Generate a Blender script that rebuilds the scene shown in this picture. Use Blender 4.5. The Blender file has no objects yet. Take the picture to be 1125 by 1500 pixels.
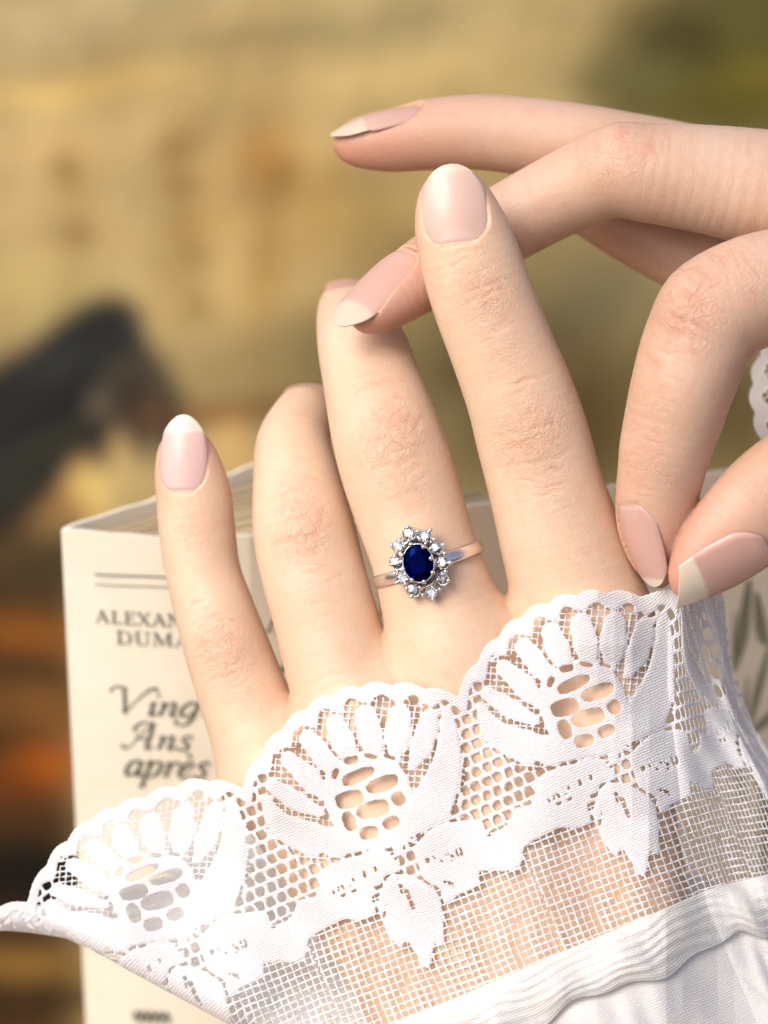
import bpy, math, random
import numpy as np
C = bpy.context.scene.collection
rs = np.random.RandomState(7)

# ------------------------------------------------------------------ camera, light, exposure
PITCH = math.radians(28.0)          # the camera looks down at the hands by this much
DIST = 50.0                         # centimetres from the lens to the ring
HALF_H = 7.5                        # half the height of the view at the ring, centimetres
FP = 0.01                           # scene is in metres, shapes are written in centimetres
cp, sp_ = math.cos(PITCH), math.sin(PITCH)

def W(p):
    """centimetres in the hand's frame (x right, y up the view, z towards the lens) -> world metres"""
    p = np.asarray(p, dtype=np.float64)
    x, y, z = p[..., 0], p[..., 1], p[..., 2]
    return np.stack([x, y*sp_ - z*cp, y*cp + z*sp_], -1)*FP

def Pic(px, py, z=0.0):
    """a point at height z whose image falls on photograph pixel (px, py)"""
    px, py, z = np.broadcast_arrays(np.asarray(px, float), np.asarray(py, float), np.asarray(z, float))
    k = (DIST - z)/DIST
    return np.stack([(px - 562.5)/100*k, (750 - py)/100*k, z], -1)

UP = np.array([0, cp, sp_]); RT = np.array([1.0, 0, 0]); AW = np.array([0, sp_, -cp])   # world up, right, away

cam_d = bpy.data.cameras.new('camera'); cam = bpy.data.objects.new('camera', cam_d); C.objects.link(cam)
cam.location = W([0, 0, DIST]); cam.rotation_euler = (math.pi/2 - PITCH, 0, 0)
cam_d.sensor_fit = 'VERTICAL'; cam_d.sensor_height = 36.0
cam_d.lens = 18.0/(HALF_H/DIST)
cam_d.clip_start = 0.01; cam_d.clip_end = 50
cam_d.dof.use_dof = True; cam_d.dof.focus_distance = (DIST + 0.1)*FP
cam_d.dof.aperture_fstop = cam_d.lens/10.5
cam_d.dof.aperture_blades = 9
bpy.context.scene.camera = cam

sun_pic = np.array([-0.50, 0.46, 0.74]); sun_pic /= np.linalg.norm(sun_pic)
sw = W(sun_pic)/FP
SUN_EL = math.asin(sw[2]); SUN_AZ = math.atan2(sw[0], sw[1])
world = bpy.data.worlds.new('World'); bpy.context.scene.world = world; world.use_nodes = True
nt = world.node_tree; nt.nodes.clear()
sky = nt.nodes.new('ShaderNodeTexSky'); sky.sky_type = 'NISHITA'; sky.sun_disc = False
sky.sun_elevation = SUN_EL; sky.sun_rotation = SUN_AZ
sky.air_density = 0.65; sky.dust_density = 5.0; sky.ozone_density = 0.6
bg = nt.nodes.new('ShaderNodeBackground'); bg.inputs['Strength'].default_value = 0.15
wo = nt.nodes.new('ShaderNodeOutputWorld')
nt.links.new(sky.outputs[0], bg.inputs[0]); nt.links.new(bg.outputs[0], wo.inputs[0])

sd = bpy.data.lights.new('sun', 'SUN'); sd.energy = 0.90; sd.angle = math.radians(32); sd.color = (1.0, 0.99, 0.985)
so = bpy.data.objects.new('sun', sd); C.objects.link(so)
from mathutils import Vector
so.rotation_euler = Vector([float(v) for v in sw]).to_track_quat('Z', 'Y').to_euler()

vs = bpy.context.scene.view_settings
vs.view_transform = 'Standard'; vs.look = 'None'; vs.gamma = 1.0; vs.exposure = 0.47
bpy.context.scene.cycles.max_bounces = 16
bpy.context.scene.cycles.transmission_bounces = 12
bpy.context.scene.cycles.transparent_max_bounces = 12

# ------------------------------------------------------------------ helpers: meshes, tags, materials
def np_mesh(name, verts, faces, smooth=True, world_xf=True, attrs=None):
    """verts (n,3) in centimetres of the hand's frame, faces (m,3|4) int"""
    v = W(verts) if world_xf else np.asarray(verts, float)
    faces = np.asarray(faces, dtype=np.int32)
    me = bpy.data.meshes.new(name)
    me.vertices.add(len(v)); me.vertices.foreach_set('co', v.astype(np.float32).ravel())
    m, k = faces.shape
    me.loops.add(m*k); me.loops.foreach_set('vertex_index', faces.ravel())
    me.polygons.add(m); me.polygons.foreach_set('loop_start', np.arange(0, m*k, k, dtype=np.int32))
    me.update(calc_edges=True); me.validate()
    if smooth: me.polygons.foreach_set('use_smooth', np.ones(len(me.polygons), dtype=bool))
    for an, (typ, data) in (attrs or {}).items():
        a = me.attributes.new(an, typ, 'POINT')
        key = {'FLOAT': 'value', 'FLOAT_VECTOR': 'vector', 'FLOAT_COLOR': 'color'}[typ]
        a.data.foreach_set(key, np.asarray(data, np.float32).ravel())
    return me

def link(name, me, mat=None, parent=None):
    o = bpy.data.objects.new(name, me); C.objects.link(o)
    if mat is not None and me is not None and not len(me.materials): me.materials.append(mat)
    if parent is not None:
        o.parent = parent
        o.matrix_parent_inverse = parent.matrix_world.inverted()
    return o

def tag(o, label=None, cat=None, group=None, kind=None):
    for k, v in (('label', label), ('category', cat), ('group', group), ('kind', kind)):
        if v: o[k] = v
    return o

def empty(name, loc):
    o = bpy.data.objects.new(name, None); C.objects.link(o); o.location = [float(v) for v in W(loc)]
    o.empty_display_size = 0.01
    bpy.context.view_layer.update()
    return o

class G:
    """collects pieces into one mesh"""
    def __init__(s): s.v = []; s.f = []; s.n = 0
    def add(s, v, f):
        v = np.asarray(v, float).reshape(-1, 3); s.v.append(v)
        for q in f: s.f.append([int(i) + s.n for i in q])
        s.n += len(v)
    def grid(s, P, closed=False):
        h, w = P.shape[:2]; f = []
        for i in range(h-1):
            for j in range(w if closed else w-1):
                a, b = i*w+j, i*w+(j+1) % w
                f.append((a, b, b+w, a+w))
        s.add(P.reshape(-1, 3), f)
    def build(s, name, mat, parent=None, smooth=False):
        me = bpy.data.meshes.new(name)
        me.from_pydata([tuple(p) for p in W(np.concatenate(s.v))], [], s.f); me.update()
        if smooth: me.polygons.foreach_set('use_smooth', np.ones(len(me.polygons), dtype=bool))
        return link(name, me, mat, parent)

def grid_faces(h, w):
    i = np.arange(h*w).reshape(h, w)
    return np.stack([i[:-1, :-1], i[:-1, 1:], i[1:, 1:], i[1:, :-1]], -1).reshape(-1, 4)

def mat_new(name):
    m = bpy.data.materials.new(name); m.use_nodes = True
    n = m.node_tree; b = n.nodes['Principled BSDF']
    return m, n, b
def N(n, typ, **kw):
    o = n.nodes.new(typ)
    for k, v in kw.items():
        if k in o.inputs: o.inputs[k].default_value = v
        else: setattr(o, k, v)
    return o
def Lk(n, a, b): n.links.new(a, b)
def math_node(n, op, a, b=None, clamp=False):
    o = n.nodes.new('ShaderNodeMath'); o.operation = op; o.use_clamp = clamp
    for i, v in enumerate((a, b)):
        if v is None: continue
        if isinstance(v, (int, float)): o.inputs[i].default_value = v
        else: n.links.new(v, o.inputs[i])
    return o.outputs[0]
def mixc(n, fac, a, b, blend='MIX'):
    o = n.nodes.new('ShaderNodeMix'); o.data_type = 'RGBA'; o.blend_type = blend
    for i, v in ((0, fac), (6, a), (7, b)):
        if isinstance(v, (int, float)): o.inputs[i].default_value = v
        elif isinstance(v, tuple): o.inputs[i].default_value = v if len(v) == 4 else (*v, 1)
        else: n.links.new(v, o.inputs[i])
    return o.outputs[2]
def s2l(c):
    c = np.asarray(c, float)/255.0
    return np.where(c <= 0.04045, c/12.92, ((c+0.055)/1.055)**2.4)

# ------------------------------------------------------------------ materials
def skin_material(name, base, warm, pale):
    m, n, b = mat_new(name)
    at_fc = N(n, 'ShaderNodeAttribute', attribute_name='fc')       # across, along the finger, in centimetres
    at_kn = N(n, 'ShaderNodeAttribute', attribute_name='kn')       # knuckle wrinkles
    at_tip = N(n, 'ShaderNodeAttribute', attribute_name='tip')     # pinker finger ends
    geo = N(n, 'ShaderNodeTexCoord')
    n1 = N(n, 'ShaderNodeTexNoise', Scale=70.0, Detail=3.0); Lk(n, geo.outputs['Object'], n1.inputs['Vector'])
    n2 = N(n, 'ShaderNodeTexNoise', Scale=420.0, Detail=3.0); Lk(n, geo.outputs['Object'], n2.inputs['Vector'])
    f1 = math_node(n, 'MULTIPLY', math_node(n, 'SUBTRACT', n1.outputs[0], 0.42, True), 2.2, True)
    c = mixc(n, f1, base, pale)
    f2 = math_node(n, 'MULTIPLY', math_node(n, 'SUBTRACT', n2.outputs[0], 0.5, True), 1.1, True)
    c = mixc(n, f2, c, warm)
    c = mixc(n, math_node(n, 'MULTIPLY', at_tip.outputs['Fac'], 0.92), c, warm)
    c = mixc(n, math_node(n, 'MULTIPLY', at_kn.outputs['Fac'], 0.34), c, warm)
    at_cr = N(n, 'ShaderNodeAttribute', attribute_name='crease')
    c = mixc(n, math_node(n, 'MULTIPLY', at_cr.outputs['Fac'], 0.42, True), c, warm)
    # wrinkles: cells stretched across the finger, strongest over the joints
    mp = N(n, 'ShaderNodeMapping'); mp.inputs['Scale'].default_value = (6.5, 8.0, 1.0); mp.inputs['Rotation'].default_value = (0, 0, 0.5)
    Lk(n, at_fc.outputs['Vector'], mp.inputs['Vector'])
    dn = N(n, 'ShaderNodeTexNoise', Scale=1.3, Detail=2.0); Lk(n, mp.outputs[0], dn.inputs['Vector'])
    ad = N(n, 'ShaderNodeVectorMath', operation='MULTIPLY_ADD'); Lk(n, dn.outputs['Color'], ad.inputs[0])
    ad.inputs[1].default_value = (2.4, 2.4, 0); Lk(n, mp.outputs[0], ad.inputs[2])
    v1 = N(n, 'ShaderNodeTexVoronoi', feature='DISTANCE_TO_EDGE', Scale=1.0); Lk(n, ad.outputs[0], v1.inputs['Vector'])
    v2 = N(n, 'ShaderNodeTexVoronoi', feature='DISTANCE_TO_EDGE', Scale=2.6); Lk(n, ad.outputs[0], v2.inputs['Vector'])
    e1 = math_node(n, 'MINIMUM', math_node(n, 'MULTIPLY', v1.outputs['Distance'], 5.0), 1.0)
    e2 = math_node(n, 'MINIMUM', math_node(n, 'MULTIPLY', v2.outputs['Distance'], 4.0), 1.0)
    # long cross folds
    mp2 = N(n, 'ShaderNodeMapping'); mp2.inputs['Scale'].default_value = (1.1, 11.0, 1.0); Lk(n, at_fc.outputs['Vector'], mp2.inputs['Vector'])
    wn = N(n, 'ShaderNodeTexNoise', Scale=1.0, Detail=4.0, Distortion=0.6); Lk(n, mp2.outputs[0], wn.inputs['Vector'])
    k = at_kn.outputs['Fac']
    hh = math_node(n, 'MULTIPLY', math_node(n, 'ADD', math_node(n, 'MULTIPLY', e1, 0.26), math_node(n, 'MULTIPLY', wn.outputs[0], 0.6)), math_node(n, 'ADD', k, 0.08))
    hh = math_node(n, 'ADD', hh, math_node(n, 'MULTIPLY', e2, math_node(n, 'ADD', math_node(n, 'MULTIPLY', k, 0.30), 0.13)))
    # fine pores and down
    pn = N(n, 'ShaderNodeTexNoise', Scale=2600.0, Detail=2.0); Lk(n, geo.outputs['Object'], pn.inputs['Vector'])
    mp3 = N(n, 'ShaderNodeMapping'); mp3.inputs['Scale'].default_value = (14.0, 4.5, 1.0); mp3.inputs['Rotation'].default_value = (0, 0, 0.35)
    Lk(n, at_fc.outputs['Vector'], mp3.inputs['Vector'])
    fn = N(n, 'ShaderNodeTexNoise', Scale=1.6, Detail=2.0); Lk(n, mp3.outputs[0], fn.inputs['Vector'])
    hh = math_node(n, 'ADD', hh, math_node(n, 'MULTIPLY', pn.outputs[0], 0.12))
    hh = math_node(n, 'ADD', hh, math_node(n, 'MULTIPLY', fn.outputs[0], 0.22))
    bp = N(n, 'ShaderNodeBump', Strength=0.75, Distance=0.00022); Lk(n, hh, bp.inputs['Height'])
    Lk(n, bp.outputs[0], b.inputs['Normal']); Lk(n, c, b.inputs['Base Color'])
    b.inputs['Roughness'].default_value = 0.42; b.inputs['Specular IOR Level'].default_value = 0.42
    b.inputs['Subsurface Weight'].default_value = 0.28
    b.inputs['Subsurface Radius'].default_value = (1.0, 0.50, 0.32)
    b.inputs['Subsurface Scale'].default_value = 0.0020
    return m
M_SKIN_L = skin_material('pale_skin', (0.715, 0.495, 0.335), (0.69, 0.375, 0.245), (0.745, 0.56, 0.405))
M_SKIN_R = skin_material('rosy_skin', (0.595, 0.385, 0.265), (0.56, 0.26, 0.175), (0.64, 0.455, 0.335))

def simple(name, col, rough=0.5, metal=0.0, spec=0.5, bump=None, noise=None, trans=0.0, ior=1.45, sss=0.0):
    m, n, b = mat_new(name)
    b.inputs['Base Color'].default_value = (*col, 1); b.inputs['Roughness'].default_value = rough
    b.inputs['Metallic'].default_value = metal; b.inputs['Specular IOR Level'].default_value = spec
    b.inputs['Transmission Weight'].default_value = trans; b.inputs['IOR'].default_value = ior
    tc = N(n, 'ShaderNodeTexCoord')
    if noise:
        sc, col2, amt = noise
        t = N(n, 'ShaderNodeTexNoise', Scale=sc, Detail=5.0); Lk(n, tc.outputs['Object'], t.inputs['Vector'])
        f = math_node(n, 'MULTIPLY', math_node(n, 'SUBTRACT', t.outputs[0], 0.4, True), amt, True)
        Lk(n, mixc(n, f, col, col2), b.inputs['Base Color'])
    if bump:
        sc, st, di = bump
        t = N(n, 'ShaderNodeTexNoise', Scale=sc, Detail=4.0); Lk(n, tc.outputs['Object'], t.inputs['Vector'])
        bp = N(n, 'ShaderNodeBump', Strength=st, Distance=di); Lk(n, t.outputs[0], bp.inputs['Height']); Lk(n, bp.outputs[0], b.inputs['Normal'])
    if sss:
        b.inputs['Subsurface Weight'].default_value = sss; b.inputs['Subsurface Radius'].default_value = (1, .7, .6); b.inputs['Subsurface Scale'].default_value = 0.001
    return m
M_METAL = simple('white_gold', (0.86, 0.84, 0.81), 0.22, 1.0, noise=(300.0, (0.74, 0.70, 0.66), 0.4))
M_BAND = simple('polished_band', (0.86, 0.81, 0.77), 0.28, 1.0, noise=(300.0, (0.78, 0.70, 0.63), 0.5))
M_PAPER = simple('ivory_paper_cover', (0.86, 0.82, 0.68), 0.55, noise=(130.0, (0.78, 0.68, 0.46), 0.9), bump=(900.0, 0.2, 0.0002))
M_EDGE = simple('worn_cover_edge', (0.72, 0.60, 0.36), 0.7, noise=(300.0, (0.60, 0.46, 0.24), 1.2))
M_PAGES = simple('yellowed_pages', (0.52, 0.42, 0.26), 0.8, noise=(500.0, (0.40, 0.31, 0.18), 1.0))
M_INK = simple('dark_green_ink', (0.085, 0.105, 0.088), 0.6, noise=(1500.0, (0.12, 0.14, 0.11), 0.8))
M_INK_PALE = simple('pale_green_ink', (0.24, 0.24, 0.17), 0.7, noise=(400.0, (0.38, 0.36, 0.26), 1.0))
M_WOOD = simple('table_wood', (0.42, 0.28, 0.15), 0.5, noise=(30.0, (0.30, 0.18, 0.08), 1.2))
M_FRAMEWOOD = simple('gilt_frame', (0.45, 0.32, 0.14), 0.4, 0.3, noise=(60.0, (0.3, 0.2, 0.08), 1.0))

def nail_material(name, bed, lunula, edge, sheen_rough=0.22):
    """nc attribute: x across (-1..1), y from cuticle (0) to tip (1), z start of the free edge"""
    m, n, b = mat_new(name)
    at = N(n, 'ShaderNodeAttribute', attribute_name='nc')
    sx = N(n, 'ShaderNodeSeparateXYZ'); Lk(n, at.outputs['Vector'], sx.inputs[0])
    tc = N(n, 'ShaderNodeTexCoord'); ns = N(n, 'ShaderNodeTexNoise', Scale=900.0, Detail=2.0); Lk(n, tc.outputs['Object'], ns.inputs['Vector'])
    x2 = math_node(n, 'MULTIPLY', sx.outputs[0], sx.outputs[0])
    yy = math_node(n, 'ADD', sx.outputs[1], math_node(n, 'MULTIPLY', math_node(n, 'SUBTRACT', ns.outputs[0], 0.5), 0.05))
    # smile line curves back at the sides
    fe = math_node(n, 'SUBTRACT', math_node(n, 'ADD', yy, math_node(n, 'MULTIPLY', x2, -0.02)), sx.outputs[2])
    fe = math_node(n, 'MULTIPLY', fe, 22.0, True)
    lu = math_node(n, 'SUBTRACT', 0.24, math_node(n, 'ADD', yy, math_node(n, 'MULTIPLY', x2, 0.25)))
    lu = math_node(n, 'MULTIPLY', lu, 14.0, True)
    mid = math_node(n, 'MULTIPLY', math_node(n, 'SUBTRACT', 0.75, yy, True), 0.9, True)
    c = mixc(n, mid, tuple(0.5*(a+1.02*q) for a, q in zip(bed, lunula)), bed)
    c = mixc(n, math_node(n, 'MULTIPLY', lu, 0.55), c, lunula)
    c = mixc(n, fe, c, edge)
    Lk(n, c, b.inputs['Base Color'])
    b.inputs['Roughness'].default_value = sheen_rough+.08; b.inputs['Specular IOR Level'].default_value = 0.4; b.inputs['Coat Weight'].default_value = 0.07; b.inputs['Coat Roughness'].default_value = 0.12
    b.inputs['Subsurface Weight'].default_value = 0.25; b.inputs['Subsurface Radius'].default_value = (1, .6, .5); b.inputs['Subsurface Scale'].default_value = 0.001
    wv = N(n, 'ShaderNodeTexNoise', Scale=9.0, Detail=1.0); mp = N(n, 'ShaderNodeMapping'); mp.inputs['Scale'].default_value = (1.0, 0.08, 0)
    Lk(n, at.outputs['Vector'], mp.inputs['Vector']); Lk(n, mp.outputs[0], wv.inputs['Vector'])
    bp = N(n, 'ShaderNodeBump', Strength=0.25, Distance=0.0001); Lk(n, wv.outputs[0], bp.inputs['Height']); Lk(n, bp.outputs[0], b.inputs['Normal'])
    return m
M_NAIL = nail_material('natural_nail', (0.60, 0.37, 0.29), (0.68, 0.49, 0.41), (0.70, 0.53, 0.39))
M_NAIL_PINK = nail_material('pink_nail', (0.67, 0.42, 0.37), (0.72, 0.49, 0.44), (0.68, 0.62, 0.50))
M_NAIL_DEEP = nail_material('deep_pink_nail', (0.58, 0.31, 0.27), (0.62, 0.38, 0.33), (0.62, 0.45, 0.38))  # deeper pink nail bed for the bent middle and ring fingers
M_NAIL_R = nail_material('rosy_nail', (0.59, 0.34, 0.275), (0.60, 0.385, 0.335), (0.74, 0.64, 0.50))
M_NAIL_CLEAR = nail_material('long_clear_nail', (0.575, 0.335, 0.26), (0.60, 0.38, 0.31), (0.62, 0.50, 0.385))

def lace_material(name, col, scale=1.0):
    m, n, b = mat_new(name)
    out = n.nodes['Material Output']
    at = N(n, 'ShaderNodeAttribute', attribute_name='uvc')
    def band(sx, sy, det):
        mp = N(n, 'ShaderNodeMapping'); mp.inputs['Scale'].default_value = (sx, sy, 1); Lk(n, at.outputs['Vector'], mp.inputs['Vector'])
        t = N(n, 'ShaderNodeTexNoise', Scale=1.0, Detail=det); Lk(n, mp.outputs[0], t.inputs['Vector']); return t.outputs[0]
    # knitted rows: two crossing waves, broken up by noise
    def wave(ax, pitch, ph):
        sx = N(n, 'ShaderNodeSeparateXYZ'); Lk(n, at.outputs['Vector'], sx.inputs[0])
        q = math_node(n, 'ADD', math_node(n, 'MULTIPLY', sx.outputs[ax], 6.2832/pitch), math_node(n, 'MULTIPLY', band(0.11, 0.11, 2.0), ph))
        return math_node(n, 'SINE', q)
    kn = math_node(n, 'ADD', math_node(n, 'MULTIPLY', wave(0, 4.6, 7.0), 0.5), wave(1, 3.9, 7.0))
    h = math_node(n, 'ADD', math_node(n, 'MULTIPLY', band(0.10, 0.5, 3.0), 0.45), math_node(n, 'MULTIPLY', band(0.5, 0.12, 2.0), 0.5))
    h = math_node(n, 'ADD', h, math_node(n, 'MULTIPLY', kn, 0.20))
    bp = N(n, 'ShaderNodeBump', Strength=0.5, Distance=0.00026*scale); Lk(n, h, bp.inputs['Height'])
    Lk(n, bp.outputs[0], b.inputs['Normal'])
    b.inputs['Base Color'].default_value = (*col, 1); b.inputs['Roughness'].default_value = 0.75; b.inputs['Specular IOR Level'].default_value = 0.25
    tr = N(n, 'ShaderNodeBsdfTranslucent'); tr.inputs['Color'].default_value = (*col, 1); Lk(n, bp.outputs[0], tr.inputs['Normal'])
    mx = N(n, 'ShaderNodeMixShader'); mx.inputs[0].default_value = 0.22
    Lk(n, b.outputs[0], mx.inputs[1]); Lk(n, tr.outputs[0], mx.inputs[2]); Lk(n, mx.outputs[0], out.inputs['Surface'])
    return m
M_LACE = lace_material('white_lace_thread', (0.87, 0.87, 0.868))
M_CLOTH = lace_material('white_crepe', (0.79, 0.78, 0.755), 0.7)
M_GATHER = lace_material('gathered_net', (0.78, 0.77, 0.735), 0.9)

def painting_material():
    m, n, b = mat_new('old_paint_on_canvas')
    at = N(n, 'ShaderNodeAttribute', attribute_name='paint')
    tc = N(n, 'ShaderNodeTexCoord')
    t = N(n, 'ShaderNodeTexNoise', Scale=28.0, Detail=6.0, Roughness=0.65); Lk(n, tc.outputs['Object'], t.inputs['Vector'])
    f = math_node(n, 'MULTIPLY', math_node(n, 'SUBTRACT', t.outputs[0], 0.45, True), 1.2, True)
    Lk(n, mixc(n, f, at.outputs['Color'], (0.35, 0.25, 0.10, 1), 'MULTIPLY'), b.inputs['Base Color'])
    b.inputs['Roughness'].default_value = 0.7; b.inputs['Specular IOR Level'].default_value = 0.2
    bp = N(n, 'ShaderNodeBump', Strength=0.3, Distance=0.0006); Lk(n, t.outputs[0], bp.inputs['Height']); Lk(n, bp.outputs[0], b.inputs['Normal'])
    return m
M_PAINT = painting_material()

def gem_material(name, col, ior, rough=0.0, spec_mix=0.0):
    m = bpy.data.materials.new(name); m.use_nodes = True; n = m.node_tree
    n.nodes.clear(); out = N(n, 'ShaderNodeOutputMaterial')
    g = N(n, 'ShaderNodeBsdfGlass', IOR=ior, Roughness=rough); g.inputs['Color'].default_value = (*col, 1)
    last = g.outputs[0]
    if spec_mix:
        gl = N(n, 'ShaderNodeBsdfGlossy', Roughness=0.06); gl.inputs['Color'].default_value = (0.95, 0.95, 0.97, 1)
        mx = N(n, 'ShaderNodeMixShader'); mx.inputs[0].default_value = spec_mix
        Lk(n, last, mx.inputs[1]); Lk(n, gl.outputs[0], mx.inputs[2]); last = mx.outputs[0]
    Lk(n, last, out.inputs['Surface'])
    return m
M_DIAMOND = gem_material('diamond', (0.98, 0.98, 0.99), 2.0, 0.0, 0.40)
M_SAPPHIRE = gem_material('sapphire', (0.010, 0.036, 0.36), 1.77)

# ------------------------------------------------------------------ background: painting on the wall, table in front of it
def fbm(x, y, octaves, seed):
    r = np.random.RandomState(seed); out = np.zeros_like(x)
    for k in range(octaves):
        for q in range(4):
            a = r.uniform(0, 2*math.pi); f = 2**k*r.uniform(.7, 1.3); ph = r.uniform(0, 6.28)
            out += np.sin((x*math.cos(a)+y*math.sin(a))*f + ph)/2**k/4
    return out

def build_painting():
    away = 38.0                                     # centimetres behind the ring, measured along the floor
    c0 = AW*away
    xs = np.linspace(-19, 19, 230); ys = np.linspace(-38, 10, 300)
    X, Y = np.meshgrid(xs, ys)
    P = c0 + X[..., None]*RT + Y[..., None]*UP
    k = DIST/(DIST - P[..., 2])
    px = P[..., 0]*k*100 + 562.5; py = 750 - P[..., 1]*k*100        # lays the picture's patches out as the photograph shows the canvas
    wx = 14*fbm(px/70, py/70, 3, 3); wy = 14*fbm(px/70, py/70, 3, 5)
    qx, qy = px+wx, py+wy
    col = np.empty(px.shape+(3,)); col[:] = s2l((186, 163, 110))
    def blob(cx, cy, sx, sy, rot, c, a=1.0, p=1.0):
        r = math.radians(rot); dx, dy = qx-cx, qy-cy
        u = (dx*math.cos(r)+dy*math.sin(r))/sx; v = (-dx*math.sin(r)+dy*math.cos(r))/sy
        w = (np.exp(-np.power(u*u+v*v, p))*a)[..., None]
        col[:] = col*(1-w) + s2l(c)*w
    def poly(pts, c, soft=9, a=1.0):
        pts = np.array(pts, float); d = np.full(px.shape, 1e9); ins = np.zeros(px.shape, bool)
        for (x0, y0), (x1, y1) in zip(pts, np.roll(pts, -1, 0)):
            ex, ey = x1-x0, y1-y0; t = np.clip(((qx-x0)*ex+(qy-y0)*ey)/(ex*ex+ey*ey), 0, 1)
            d = np.minimum(d, np.hypot(qx-x0-t*ex, qy-y0-t*ey))
            cr = ((y0 > qy) != (y1 > qy)) & (qx < (x1-x0)*(qy-y0)/(y1-y0+1e-9)+x0); ins ^= cr
        d = np.where(ins, -d, d); w = (a/(1+np.exp(np.clip(d/soft, -30, 30))))[..., None]
        col[:] = col*(1-w) + s2l(c)*w
    blob(120, 20, 260, 40, -10, (196, 178, 132), .8); blob(330, 70, 420, 26, -9, (158, 142, 98), .8)
    blob(90, 125, 190, 24, -8, (214, 182, 112), .9); blob(60, 60, 120, 22, -10, (190, 172, 128), .6)
    blob(90, 220, 180, 60, -6, (206, 176, 118), .7); blob(60, 310, 120, 80, 0, (204, 174, 120), .6)
    blob(620, 40, 160, 50, 0, (172, 156, 108), .7); blob(520, 120, 140, 40, -5, (196, 170, 112), .7)
    blob(700, 110, 120, 50, 0, (190, 166, 108), .6); blob(770, 60, 90, 60, 0, (188, 166, 112), .7)
    blob(60, 430, 150, 60, 0, (186, 166, 104), .7); blob(330, 430, 120, 80, 0, (196, 168, 108), .6)
    for cx, cy, sx, sy in ((262, 218, 34, 34), (272, 272, 30, 18), (290, 368, 24, 20), (305, 448, 24, 16), (95, 255, 26, 30), (105, 345, 30, 26), (88, 238, 16, 14)):
        blob(cx, cy, sx, sy, 8, (134, 104, 54), .8)
    blob(280, 320, 40, 170, 6, (160, 128, 72), .45); blob(392, 330, 34, 170, 3, (162, 126, 68), .45); blob(335, 330, 16, 150, 4, (206, 174, 112), .5); blob(100, 300, 34, 120, 4, (168, 138, 82), .4); blob(455, 330, 18, 150, 2, (198, 164, 100), .4)
    blob(385, 230, 44, 60, 10, (170, 124, 60), .85); blob(412, 262, 18, 26, 0, (138, 98, 44), .8); blob(388, 400, 24, 100, 4, (168, 130, 66), .6)
    blob(470, 300, 70, 70, 0, (178, 138, 72), .6); blob(330, 320, 40, 40, 0, (200, 164, 100), .7); blob(285, 330, 26, 12, 0, (178, 138, 72), .7)
    blob(560, 330, 90, 60, 0, (164, 138, 78), .7)
    blob(470, 520, 150, 70, -8, (134, 118, 76), .85); blob(600, 560, 140, 140, 0, (118, 104, 66), .75)
    blob(420, 600, 120, 30, -5, (106, 84, 50), .8)
    blob(810, 480, 190, 190, 0, (112, 100, 64), .95); blob(850, 640, 190, 170, 0, (82, 66, 36), .95); blob(900, 420, 110, 70, 0, (118, 112, 84), .6)
    blob(1080, 600, 130, 120, 0, (74, 62, 34), .9); blob(700, 560, 60, 150, 0, (92, 82, 54), .8)
    poly([(860, -200), (960, -40), (905, 20), (890, 90), (860, 140), (880, 200), (1000, 260), (1400, 260), (1400, -200)], (82, 78, 38), 26, .95)
    blob(920, 120, 60, 40, 0, (98, 94, 56), .8); blob(1085, 110, 70, 60, 0, (116, 106, 34), .75); blob(1020, 60, 60, 50, 0, (66, 62, 32), .8)
    blob(1110, 40, 60, 40, 0, (92, 86, 44), .7); blob(1060, 160, 120, 22, 0, (84, 76, 24), .7)
    # dark figure at the left
    poly([(-80, 545), (20, 512), (70, 480), (130, 442), (180, 430), (213, 452), (226, 496), (252, 536), (280, 580), (284, 640), (262, 700), (235, 640), (214, 690), (204, 720), (180, 690), (140, 700), (80, 735), (30, 790), (-80, 830)], (40, 41, 38), 6)
    blob(70, 540, 80, 20, -22, (58, 60, 58), .7); blob(60, 645, 100, 12, -24, (80, 76, 50), .5); blob(40, 695, 90, 12, -24, (72, 70, 48), .5)
    blob(40, 620, 100, 9, -26, (30, 31, 28), .7); blob(60, 665, 100, 9, -24, (38, 40, 36), .8)
    blob(152, 592, 26, 22, 0, (112, 100, 82), .8, 2); blob(180, 545, 40, 20, -30, (92, 82, 62), .6); blob(205, 600, 40, 50, 20, (64, 48, 38), .85)
    blob(245, 560, 24, 50, -25, (86, 74, 58), .7); blob(230, 610, 18, 30, 0, (116, 88, 60), .6); blob(164, 650, 9, 46, -12, (58, 42, 32), .8)
    blob(192, 676, 20, 52, -12, (206, 176, 116), .95, 1.6); blob(136, 722, 38, 50, -6, (230, 190, 112), .97, 1.6); blob(205, 715, 40, 24, 0, (200, 174, 110), .8)
    blob(340, 650, 30, 46, -6, (216, 178, 112), .9, 1.6); blob(318, 600, 60, 16, -4, (138, 88, 44), .8); blob(70, 760, 40, 24, -20, (160, 116, 66), .8); blob(100, 740, 26, 20, 0, (150, 100, 52), .7)
    # brown and russet bands low on the left
    poly([(-200, 790), (120, 770), (120, 2200), (-200, 2200)], (70, 50, 26), 14)
    blob(40, 840, 130, 40, 0, (78, 64, 40), .9); blob(40, 930, 100, 36, 4, (150, 92, 36), .95); blob(40, 982, 120, 11, 2, (56, 42, 28), .9)
    blob(50, 1040, 110, 38, 0, (138, 92, 46), .9); blob(70, 1120, 60, 34, -4, (172, 90, 22), .95); blob(20, 1150, 60, 30, 0, (120, 62, 20), .8)
    blob(50, 1200, 110, 22, 0, (84, 52, 28), .8); blob(50, 1285, 130, 64, 0, (26, 23, 19), .97, 1.5); blob(40, 1415, 120, 26, 6, (158, 118, 56), .9)
    blob(60, 1475, 130, 24, 0, (58, 40, 20), .9)
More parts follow.
